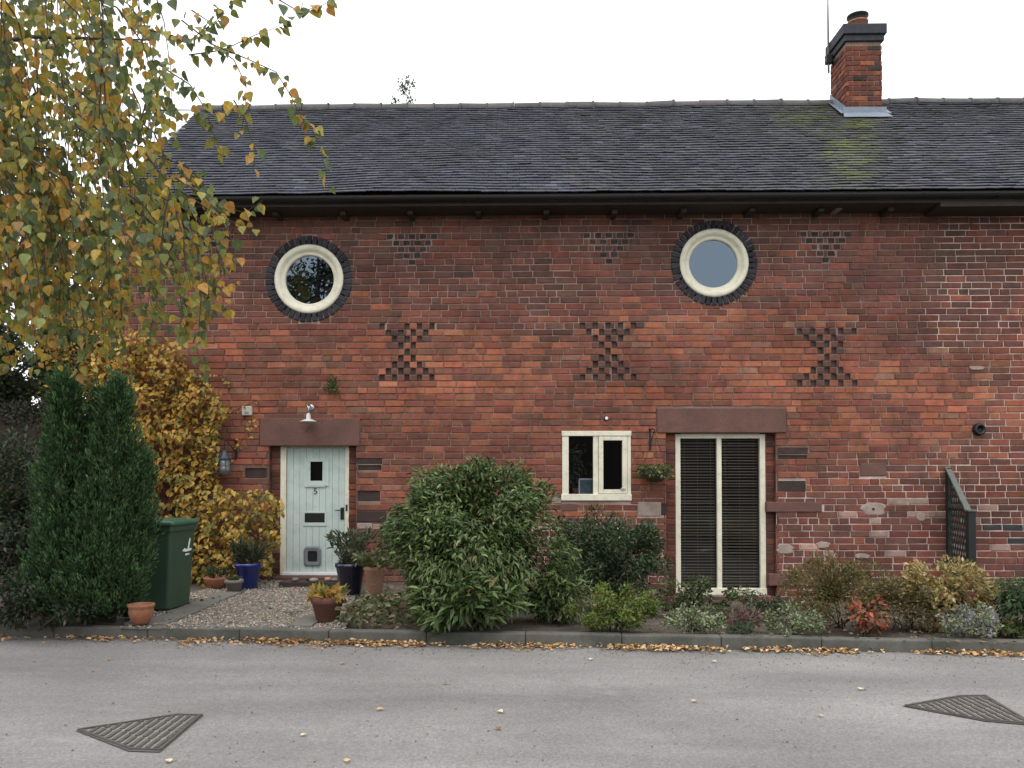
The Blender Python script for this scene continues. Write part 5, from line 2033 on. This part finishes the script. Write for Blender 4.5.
# grit washed over the tarmac, thicker in the channel
rgt = np.random.default_rng(47)
gs_, gw_ = rgt.uniform(-.8, 11.5, 2600), np.abs(rgt.normal(0, 1, 2600))
gw_[:1500] = gw_[:1500] * .22 + .01
gw_[1500:] = rgt.uniform(.1, 4.2, 1100)
gpp = np.array([tuple(kerb_at(a, -b, ROAD_Z + .006)) for a, b in zip(gs_, gw_)])
gcc = pick_cols(len(gpp), [(0.12, 0.10, 0.085), (0.30, 0.27, 0.23), (0.06, 0.05, 0.045), (0.22, 0.16, 0.10)], [4, 2, 3, 2], .3, rgt)
struct(link(stones_mesh('grit', gpp, rgt.uniform(.003, .009, len(gpp)), gcc), 'grit', M_STONES), 'stuff')
rl = random.Random(46)
for (u, v, lab) in ((108, 660, 'dry leaf on the road nearest the clay pot'), (345, 664, 'dry leaf on the road just below the brown plant pot'), (376, 711, 'dry leaf on the road between the left cover and the picture middle'),
                    (498, 712, 'upper of two dry leaves near the middle of the road'), (500, 731, 'lower of two dry leaves near the middle of the road'), (680, 663, 'left of two dry leaves on the road below the garden window'),
                    (712, 662, 'right of two dry leaves on the road below the garden window'), (692, 703, 'lone dry leaf further down the road below the garden window'), (860, 691, 'dry leaf on the road just left of the right cover'),
                    (823, 718, 'dry leaf on the road lower left of the right cover'), (170, 764, 'dry leaf at the bottom picture edge below the left cover'), (346, 764, 'dry leaf at the bottom picture edge right of the left cover'),
                    (300, 737, 'dry leaf on the road right of the left cover'), (590, 661, 'dry leaf on the road below the lime green shrub'), (444, 684, 'dry leaf on the road below the largest shrub')):
    p = atz(u, v, ROAD_Z)
    an = rl.uniform(0, 6.28)
    me = leaf_mesh('fallen_leaf', np.array([(p.x, p.y, ROAD_Z + .012)]), np.array([(math.cos(an), math.sin(an), .1)]), np.array([(rl.uniform(-.2, .2), -.1, 1)]), [rl.uniform(.04, .06)], [.7], np.array([rl.choice(DRY)]), 6, (p.x, p.y, ROAD_Z + .012))
    o = link(me, 'fallen_leaf', M_DRYLEAF)
    o.location = (p.x, p.y, ROAD_Z + .012)
    tag(o, lab, 'leaf', 'loose leaves lying on the road')


# ---------------- columnar conifer
def conifer():
    base = Vector(gpt(93, 621))
    t = thing('cypress', 'dense dark green columnar cypress with several pointed tips', 'conifer', tuple(base))
    r = np.random.default_rng(51)
    S = 1 / 100.0
    # spires: (x offset m, y offset, height m, radius m, base height)
    sp = []
    for (u, vtop, w, dy) in ((70, 372, 30, -.14), (121, 374, 27, -.10), (94, 384, 17, .14), (51, 425, 22, .06), (140, 446, 17, .06), (66, 515, 27, -.30), (107, 480, 25, -.27), (126, 540, 23, -.18), (47, 545, 19, -.08), (90, 565, 24, -.34)):
        sp.append(((u - 93) * S * .97, dy, (621 - vtop - 8) * S, w * S * .84))
    P_, D_, Cc = [], [], []
    for (ox, oy, h, rad) in sp:
        m = int(680 * (h / 2.8) * (rad / .22))          # plumes on this spire
        k = r.uniform(0, 1, m) ** 0.85
        prof = rad * np.clip(np.minimum(1.0, (1 - k) * 2.3) ** .75, 0, 1) * np.clip(.72 + k * 1.2, 0, 1)
        an = r.uniform(0, 6.28, m)
        rr = prof * (1 + .15 * np.sin(an * 3 + k * 9 + ox * 30)) * r.uniform(.72, 1.0, m)
        C0 = np.stack([base.x + ox * (0.55 + .45 * k ** .5) + rr * np.cos(an), base.y + oy * (.7 + .3 * k) + rr * np.sin(an), base.z + .05 + k * (h - .12)], 1)
        ax = unit(np.stack([np.cos(an) * .38, np.sin(an) * .38, np.ones(m)], 1) + r.normal(size=(m, 3)) * .16)
        pl = r.uniform(.10, .24, m)
        q = 30
        sfr = r.uniform(0, 1, (m, q, 1))
        wid = (.036 * (1.15 - sfr))
        off = r.normal(size=(m, q, 3)) * wid
        Pq = C0[:, None, :] + ax[:, None, :] * sfr * pl[:, None, None] + off
        Dq = ax[:, None, :] * 1.0 + off / .05 * .45 + r.normal(size=(m, q, 3)) * .18
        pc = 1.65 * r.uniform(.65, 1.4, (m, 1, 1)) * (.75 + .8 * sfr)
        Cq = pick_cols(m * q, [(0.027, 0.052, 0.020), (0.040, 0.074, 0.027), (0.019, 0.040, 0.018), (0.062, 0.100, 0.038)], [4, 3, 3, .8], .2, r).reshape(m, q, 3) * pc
        P_.append(Pq.reshape(-1, 3))
        D_.append(Dq.reshape(-1, 3))
        Cc.append(Cq.reshape(-1, 3))
    P_, D_, Cc = np.concatenate(P_), np.concatenate(D_), np.clip(np.concatenate(Cc), .004, 1)
    n = len(P_)
    link(leaf_mesh('foliage', P_, D_, r.normal(size=(n, 3)), r.uniform(.03, .06, n), r.uniform(.24, .36, n), Cc, 4, base), 'foliage', M_NEEDLE, t)
    mb = MB()
    for (ox, oy, h, rad) in sp[:6]:
        mb.tube([base + Vector((ox * .3, .08, -.02)), base + Vector((ox * .6, .09, h * .3)), base + Vector((ox * .85, .08, h * .6))], [.05, .03, .006], 6)
    mb.build('trunk', M_BARK, t, True)


conifer()


# ---------------- yellow climber on the wall
def climber():
    base = Vector((X(190), -.05, 0.0))
    t = thing('climbing_hydrangea', 'yellow and orange autumn climber covering the wall left of the door', 'climber', tuple(base))
    r = np.random.default_rng(61)
    rr = random.Random(61)
    poly = [(95, 330), (118, 328), (150, 335), (180, 345), (196, 372), (218, 388), (224, 420), (218, 445), (222, 480), (238, 492), (262, 486), (281, 498), (281, 535), (272, 575), (240, 582), (190, 590), (120, 600), (90, 480)]
    n = 0
    P_, D_, N_, C_, L_ = [], [], [], [], []
    yel = [(0.58, 0.375, 0.075), (0.50, 0.30, 0.06), (0.42, 0.30, 0.065), (0.48, 0.23, 0.06), (0.26, 0.23, 0.06), (0.13, 0.155, 0.045)]
    while n < 5600:
        u, v = rr.uniform(88, 284), rr.uniform(325, 602)
        jx, jy = 7 * nz(u * .06, v * .06, 1), 7 * nz(u * .06, v * .06, 4)
        if not in_poly(u + jx, v + jy, poly):
            continue
        edge = nz(u * .045, v * .045, 9) + .5 * nz(u * .12, v * .12, 3)
        if edge < -.42 and rr.random() < .8:
            continue
        dep = .05 + .34 * max(0, .5 + edge) * rr.random() ** .5 + (.18 if v > 470 else 0) * rr.random() + (.25 * rr.random() if (u > 200 and v > 490) else 0)
        p = at(u, v, -dep)
        if p.z < .02:
            continue
        # the right, lower mass is greener at the core, the upper one more golden
        w = [4.5, 3, 2.6, 1.4, 1.4, .8] if v < 470 else [3, 2.4, 2.6, 1.2, 2.6, 1.8]
        if u > 195 and v < 470:
            w = [2, 2, 2.4, 1, 2.8, 1.6]
        P_.append(tuple(p))
        c = yel[rr.choices(range(6), w)[0]]
        f = rr.uniform(.7, 1.2)
        C_.append(tuple(q * f for q in c))
        n += 1
    P_ = np.array(P_)
    m = len(P_)
    D_ = r.normal(size=(m, 3)) * .5 + (0, -.45, -.55)
    N_ = r.normal(size=(m, 3)) * .45 + (0, -.8, .75)
    link(leaf_mesh('foliage', P_, D_, N_, r.uniform(.05, .095, m), .72, np.array(C_), 10, base), 'foliage', M_LEAF, t)
    mb = MB()
    for i in range(16):
        u0 = rr.uniform(110, 275)
        pth = [at(u0, 588, -.10)]
        uu, vv = u0, 588
        tgt_u = rr.uniform(105, 210) if u0 < 220 else rr.uniform(225, 275)
        top = rr.uniform(345, 420) if u0 < 220 else rr.uniform(490, 520)
        for k in range(1, 8):
            kk = k / 7
            pth.append(at(u0 + (tgt_u - u0) * kk + rr.uniform(-6, 6), 588 + (top - 588) * kk, -.05 - .1 * rr.random()))
        mb.tube(pth, [.016 - .0016 * k for k in range(8)], 5)
    # a few tendrils reaching to the right
    for (path_) in ([(205, 430), (225, 415), (240, 408), (258, 400)], [(214, 470), (228, 462), (238, 446), (250, 430), (252, 418)], [(200, 380), (222, 375), (236, 392)]):
        mb.tube([at(u, v, -.03) for (u, v) in path_], [.006, .005, .004, .003, .002][:len(path_)], 4)
    mb.build('stem', M_TWIG, t)
    # leaves along those tendrils
    P_, C_ = [], []
    for (path_) in ([(205, 430), (225, 415), (240, 408), (258, 400)], [(214, 470), (228, 462), (238, 446), (250, 430), (252, 418)], [(200, 380), (222, 375), (236, 392)]):
        for k in range(len(path_) - 1):
            for j in range(7):
                kk = rr.random()
                u = path_[k][0] + (path_[k + 1][0] - path_[k][0]) * kk + rr.uniform(-4, 4)
                v = path_[k][1] + (path_[k + 1][1] - path_[k][1]) * kk + rr.uniform(-4, 4)
                P_.append(tuple(at(u, v, -.05)))
                C_.append(rr.choice(yel))
    P_ = np.array(P_)
    m = len(P_)
    link(leaf_mesh('tendril_leaves', P_, r.normal(size=(m, 3)) * .5 + (0, -.3, -.4), r.normal(size=(m, 3)) * .4 + (0, -1, .4), r.uniform(.04, .07, m), .7, np.array(C_), 6, base), 'tendril_leaves', M_LEAF, t)


climber()

# ---------------- left background: hedge, shrubs, trees beyond
def leafy_box(name, label, cat, x0, x1, y0, y1, z0, z1, n, pal, wt, ln, seed, w=.45):
    r = np.random.default_rng(seed)
    base = ((x0 + x1) / 2, (y0 + y1) / 2, z0)
    t = thing(name, label, cat, base)
    P_ = r.uniform(0, 1, (n, 3))
    f = r.integers(0, 3, n)
    P_[f == 0, 1] = r.uniform(0, .18, (f == 0).sum())
    P_[f == 1, 2] = 1 - r.uniform(0, .14, (f == 1).sum())
    P_ = P_ * np.array([x1 - x0, y1 - y0, z1 - z0]) + np.array([x0, y0, z0])
    wob = np.array([nz(p[0] * 1.4, p[2] * 1.4, seed) for p in P_])
    P_[:, 1] += .12 * wob
    P_[:, 2] += .10 * wob * (P_[:, 2] > z0 + .3)
    D_ = r.normal(size=(n, 3)) * .7 + (0, -.6, .3)
    c = pick_cols(n, pal, wt, .3, r) * (1 + .35 * wob)[:, None]
    link(leaf_mesh('foliage', P_, D_, r.normal(size=(n, 3)) + (0, -.4, .6), r.uniform(.6, 1.2, n) * ln, w, np.clip(c, .004, 1), 4, base), 'foliage', M_NEEDLE, t)
    mb = MB()
    k = x0 + .3
    while k < x1:
        mb.tube([(k, (y0 + y1) / 2, z0 - .03), (k + rng.uniform(-.1, .1), (y0 + y1) / 2, z0 + (z1 - z0) * .8)], [.03, .01], 5)
        k += .5
    mb.box(x0 + .15, x1 - .15, y0 + .22, y1 - .1, z0, z1 - .25)
    mb.build('branches', M_TWIG, t)
    return t


hz = at(20, 402, 1.2).z
leafy_box('clipped_hedge', 'dark brown-green clipped hedge behind the conifer at far left', 'hedge', -11.0, X(121, 0) + .05, 1.0, 1.9, -.15, hz, 17000,
          [(0.040, 0.040, 0.026), (0.055, 0.045, 0.034), (0.028, 0.032, 0.020)], [3, 2, 3], .07, 71)
shrub('dark_shrub', 'dark loose shrub at the left picture edge beside the conifer', 'shrub', gpt(8, 616), (.85, .6, 2.0), 8500, .07, .42,
      [(0.036, 0.056, 0.026), (0.060, 0.080, 0.040), (0.024, 0.034, 0.018), (0.12, 0.13, 0.09)], [4, 3, 3, .5], 120, nclump=60, crad=.2, stems=9, cz=.5)
shrub('berry_shrub', 'grey-green shrub filling the gap between left edge and conifer', 'shrub', gpt(24, 606), (.62, .5, 1.55), 4200, .06, .4,
      [(0.055, 0.070, 0.045), (0.085, 0.10, 0.07), (0.03, 0.042, 0.022), (0.16, 0.15, 0.15)], [3, 2, 3, .4], 121, nclump=40, crad=.17, stems=7, cz=.55)
shrub('low_foliage', 'low dark foliage at the foot of the conifer by the kerb', 'shrub', gpt(30, 628), (.75, .3, .55), 2600, .06, .4,
      [(0.025, 0.040, 0.02), (0.04, 0.058, 0.028), (0.10, 0.075, 0.045)], [4, 3, .5], 122, nclump=26, crad=.12, stems=5, cz=.45)


def tree(name, label, base, h, crown, n, leaf, pal, wt, seed, nclump, crad, group=None, trunk_r=.16, trunk_mat=None, wz=.55, shell=.35, tpl=4):
    r = np.random.default_rng(seed)
    rr = random.Random(seed)
    t = thing(name, label, 'tree', base, group)
    rx, ry, rz = crown
    cen = np.array([base[0], base[1], base[2] + h - rz])
    P_, ci, C = clump_points(n, cen, (rx, ry, rz), nclump, crad, r, shell=shell, core=.2)
    out = unit(P_ - cen)
    D_ = out * .6 + r.normal(size=(n, 3)) * .6 + (0, 0, -.15)
    cl = r.uniform(.65, 1.35, (nclump, 1))
    c = np.clip(pick_cols(n, pal, wt, .3, r) * cl[ci], .004, 1)
    link(leaf_mesh('crown', P_, D_, r.normal(size=(n, 3)) * .6 + (0, -.2, .9), r.uniform(.6, 1.2, n) * leaf, .6, c, tpl, base), 'crown', M_LEAF, t)
    mb = MB()
    b = Vector(base)
    top = Vector((base[0], base[1], base[2] + h * .93))
    mb.tube([b + Vector((0, 0, -.1)), b.lerp(top, .25) + Vector((.05, 0, 0)), b.lerp(top, .55) - Vector((.05, 0, 0)), b.lerp(top, .8), top], [trunk_r * 1.2, trunk_r, trunk_r * .7, trunk_r * .35, .015], 9)
    mb.build('trunk', trunk_mat or M_BARK, t, True)
    mb = MB()
    for k in range(min(nclump, 46)):
        e = Vector(C[k])
        st = b.lerp(top, max(.12, min(.9, (e.z - b.z) / h - rr.uniform(.08, .25))))
        mid = st.lerp(e, .5) + Vector((0, 0, .12 * rr.random() * h * .2))
        q = trunk_r * rr.uniform(.16, .3)
        mb.tube([st, mid, e], [q, q * .6, q * .15], 5)
    mb.build('branch', trunk_mat or M_BARK, t, True)
    return t


GY = [(0.075, 0.095, 0.028), (0.15, 0.15, 0.04), (0.30, 0.20, 0.05), (0.045, 0.065, 0.024)]
p = at(60, 400, 7.5)
tree('background_tree', 'green and gold tree showing between birch branches left of the house', (p.x, 7.5, -.1), 8.6, (2.7, 2.0, 4.0), 17000, .19, GY, [4, 3, 2.5, 3], 131, 60, .42, trunk_r=.14)
p = at(8, 400, 4.2)
tree('background_tree', 'dark green tree at far left behind the clipped hedge', (p.x, 4.2, -.1), 5.4, (2.1, 1.2, 2.5), 17000, .11, [(0.025, 0.038, 0.018), (0.04, 0.055, 0.024), (0.08, 0.08, 0.026)], [4, 3, .6], 132, 60, .42, trunk_r=.13)
p = at(108, 400, 3.6)
tree('golden_tree', 'small golden-leaved tree behind the conifer against the house corner', (p.x, 3.6, -.1), 5.6, (1.15, .9, 2.4), 7500, .10, [(0.42, 0.25, 0.045), (0.30, 0.22, 0.05), (0.13, 0.14, 0.04), (0.40, 0.18, 0.05)], [4, 3, 3, 2], 133, 34, .26, trunk_r=.08)
p = at(112, 400, 11.0)
tree('gable_tree', 'slim olive green tree rising beside the hidden house gable', (p.x, 11.0, -.1), 8.4, (1.7, 1.6, 3.6), 9000, .18, GY, [4, 3, 1.5, 3], 136, 50, .42, trunk_r=.12)
p = at(402, 90, 22.0)
tree('far_tree', 'sparse treetop peeping over the roof ridge', (p.x, 22.0, -.1), at(402, 73, 22.0).z + .1, (.70, .6, 2.2), 900, .15, [(0.06, 0.07, 0.05), (0.10, 0.11, 0.07)], [1, 1], 134, 26, .26, trunk_r=.12)

# tree across the lane mirrored in a pane; unseen hedge added for dark reflections
tree('lane_tree', 'tall tree across the lane mirrored in the left round window', (-8.6, -25.0, -.15), 13.5, (3.2, 3.0, 5.6), 9000, .26, [(0.04, 0.055, 0.022), (0.07, 0.08, 0.03), (0.13, 0.10, 0.03)], [4, 3, 1], 135, 80, .62, trunk_r=.25)
leafy_box('unseen_hedge', 'long green hedge across the lane mirrored in the lower windows', 'hedge', -16, 18, -23.6, -22.4, -.16, 3.6, 16000, [(0.03, 0.045, 0.02), (0.045, 0.06, 0.028)], [1, 1], .16, 72)


# ---------------- birch hanging in from the left, near the viewer
def birch():
    base = Vector((-5.9, -5.9, -.16))
    t = thing('weeping_birch', 'birch with yellowing leaves hanging in from the upper left', 'tree', tuple(base))
    r = np.random.default_rng(81)
    rr = random.Random(81)

    def pd(u, v, d):
        return at(u, v, CAM.y + d)
    # trunk and limbs
    mb = MB()
    mb.tube([base + Vector((0, 0, -.05)), base + Vector((.05, 0, 1.5)), base + Vector((-.05, .1, 3.5)), base + Vector((.1, 0, 5.5)), base + Vector((.3, -.1, 7.6))], [.22, .18, .15, .10, .04], 12)
    mb.build('trunk', M_BIRCH, t, True)
    limbs = []
    mb = MB()
    for (zz, u, v, d) in ((2.6, 60, 150, 5.6), (3.2, 150, 40, 5.4), (3.6, 220, -40, 5.2), (4.0, 80, -120, 5.0), (3.0, 20, 60, 6.2), (4.6, 180, -150, 5.6), (2.3, 30, 230, 6.0), (3.6, 120, -30, 6.4)):
        a = base + Vector((0, 0, zz))
        e = pd(u, v, d)
        mid = a.lerp(e, .5) + Vector((0, 0, .55))
        pth = [a, a.lerp(mid, .5) + Vector((0, 0, .1)), mid, mid.lerp(e, .5) + Vector((0, 0, .12)), e]
        mb.tube(pth, [.05, .036, .024, .014, .005], 6)
        limbs.append(pth)
    mb.build('limb', M_BARK, t, True)
    # strands: list of paths in space
    strands = []
    hand = [([(262, -10), (300, 12), (320, 6), (334, 0)], 5.0, 1.0),
            ([(180, 20), (215, 45), (250, 60), (275, 72), (290, 95), (300, 118), (312, 128), (322, 150), (330, 190)], 5.0, .9),
            ([(190, 55), (225, 50), (255, 35), (275, 28), (290, 18)], 5.1, 1.1),
            ([(205, 40), (232, 60), (245, 85), (246, 110), (240, 140)], 5.1, .8),
            ([(232, 100), (246, 118), (254, 150), (254, 172)], 4.9, .8),
            ([(150, 30), (190, 40), (215, 20), (235, -5)], 5.2, 1.2),
            ([(190, 10), (215, 25), (228, 10)], 5.0, 1.0),
            ([(150, 60), (190, 85), (205, 110), (215, 135), (222, 150)], 5.0, 1.0),
            ([(160, 110), (190, 110), (215, 112), (230, 115)], 5.1, .8),
            ([(140, 150), (185, 165), (205, 190), (220, 205), (246, 213), (262, 200)], 5.2, 1.0),
            ([(180, 190), (215, 215), (235, 222), (262, 232)], 5.2, .9),
            ([(190, 200), (205, 235), (212, 262), (222, 268)], 5.2, 1.0),
            ([(185, 210), (196, 250), (203, 300), (200, 330), (195, 350), (205, 372)], 5.1, .8),
            ([(195, 230), (207, 290), (206, 312), (200, 336)], 5.3, .8),
            ([(165, 200), (175, 260), (186, 310), (180, 335)], 5.3, .9),
            ([(140, 180), (152, 240), (158, 300), (150, 335)], 5.4, .9),
            ([(110, 200), (118, 260), (122, 320), (116, 350)], 5.4, .9),
            ([(60, 240), (80, 300), (84, 345), (76, 378)], 5.0, .7),
            ([(20, 240), (30, 300), (36, 345), (38, 372)], 4.8, .7),
            ([(-10, 260), (0, 310), (8, 350), (10, 372)], 4.8, .7)]
    for (pp, d, dens) in hand:
        strands.append(([pd(u + rr.uniform(-2, 2), v, d + .03 * i) for i, (u, v) in enumerate(pp)], dens, True))
    for i in range(330):
        u = rr.uniform(-120, 225)
        d = rr.uniform(4.5, 6.9)
        v0 = rr.uniform(-70, 250)
        lim = 150 + max(0, v0) * .28
        if u > lim - 70 and rr.random() < (u - lim + 70) / 85:
            continue
        # a thinner region where the sky glints through
        ln = rr.uniform(70, 190)
        v1 = min(v0 + ln, 372 + rr.uniform(-45, 8))
        if u > 90:
            v1 = min(v1, 352 + rr.uniform(-60, 0))
        if v1 - v0 < 30:
            continue
        drift = rr.uniform(-15, 75)
        pth = [pd(u - drift * .5, v0 - 18, d), pd(u, v0, d), pd(u + drift * .35, v0 + (v1 - v0) * .35, d + .05), pd(u + drift * .5, v0 + (v1 - v0) * .7, d + .06), pd(u + drift * .5 + rr.uniform(-6, 6), v1, d + .05)]
        strands.append((pth, rr.uniform(.75, 1.2), False))
    tw = MB()
    LP, LD, LN, LL, LC, LH = [], [], [], [], [], []
    pal = [(0.17, 0.195, 0.050), (0.10, 0.135, 0.048), (0.29, 0.26, 0.055), (0.43, 0.285, 0.045), (0.44, 0.225, 0.05), (0.36, 0.21, 0.06), (0.10, 0.13, 0.065)]
    for (pth, dens, isl) in strands:
        m = len(pth)
        tw.tube(pth, [max(.0015, (.006 if not isl else .005) * (1 - .8 * i / (m - 1))) for i in range(m)], 4, False)
        # bias of colour per strand
        b = rr.random()
        w = [3.4, 2.6, 2.8, 1.8, .9, .5, 1.2] if b < .62 else [1.8, 1.2, 2.8, 3.6, 2.0, 1.2, .8]
        tot = sum((pth[i + 1] - pth[i]).length for i in range(m - 1))
        nl = int(tot / .027 * dens)
        for k in range(nl):
            q = (k + rr.random()) / nl * (m - 1)
            i = min(int(q), m - 2)
            p = pth[i].lerp(pth[i + 1], q - i)
            tang = (pth[i + 1] - pth[i]).normalized()
            side = Vector((rr.gauss(0, 1), rr.gauss(0, 1), rr.gauss(0, .5))).normalized()
            off = side * rr.uniform(.008, .12 if not isl else .04)
            LP.append(tuple(p + off))
            dv = side * .55 + tang * .25 + Vector((0, 0, -.95 + rr.uniform(-.2, .5)))
            LD.append(tuple(dv))
            # leaf blades turn towards the light, half of them face on to the lane
            nv = Vector((rr.gauss(0, .5), rr.gauss(-1.0, .5), rr.gauss(.2, .4)))
            LN.append(tuple(nv))
            LL.append(rr.uniform(.034, .080))
            c = pal[rr.choices(range(7), w)[0]]
            f = rr.uniform(.75, 1.25)
            LC.append(tuple(z * f for z in c))
            LH.append(isl)
    tw.build('twig', M_TWIG, t)
    LP, LD, LN, LL, LC = map(np.array, (LP, LD, LN, LL, LC))
    LH = np.array(LH)
    hand_i = np.nonzero(LH)[0]
    r.shuffle(hand_i)
    sel = set(hand_i[:300].tolist())
    rest = np.array([i for i in range(len(LP)) if i not in sel])
    cr = link(leaf_mesh('crown', LP[rest], LD[rest], LN[rest], LL[rest], .82, LC[rest], 10, base), 'crown', M_LEAF, t)
    cr['kind'] = 'stuff'
    for i in sorted(sel):
        dup_leaf_part('leaf', LP[i], LD[i], LN[i], LL[i], .82, LC[i], M_LEAF, t, 10)


birch()
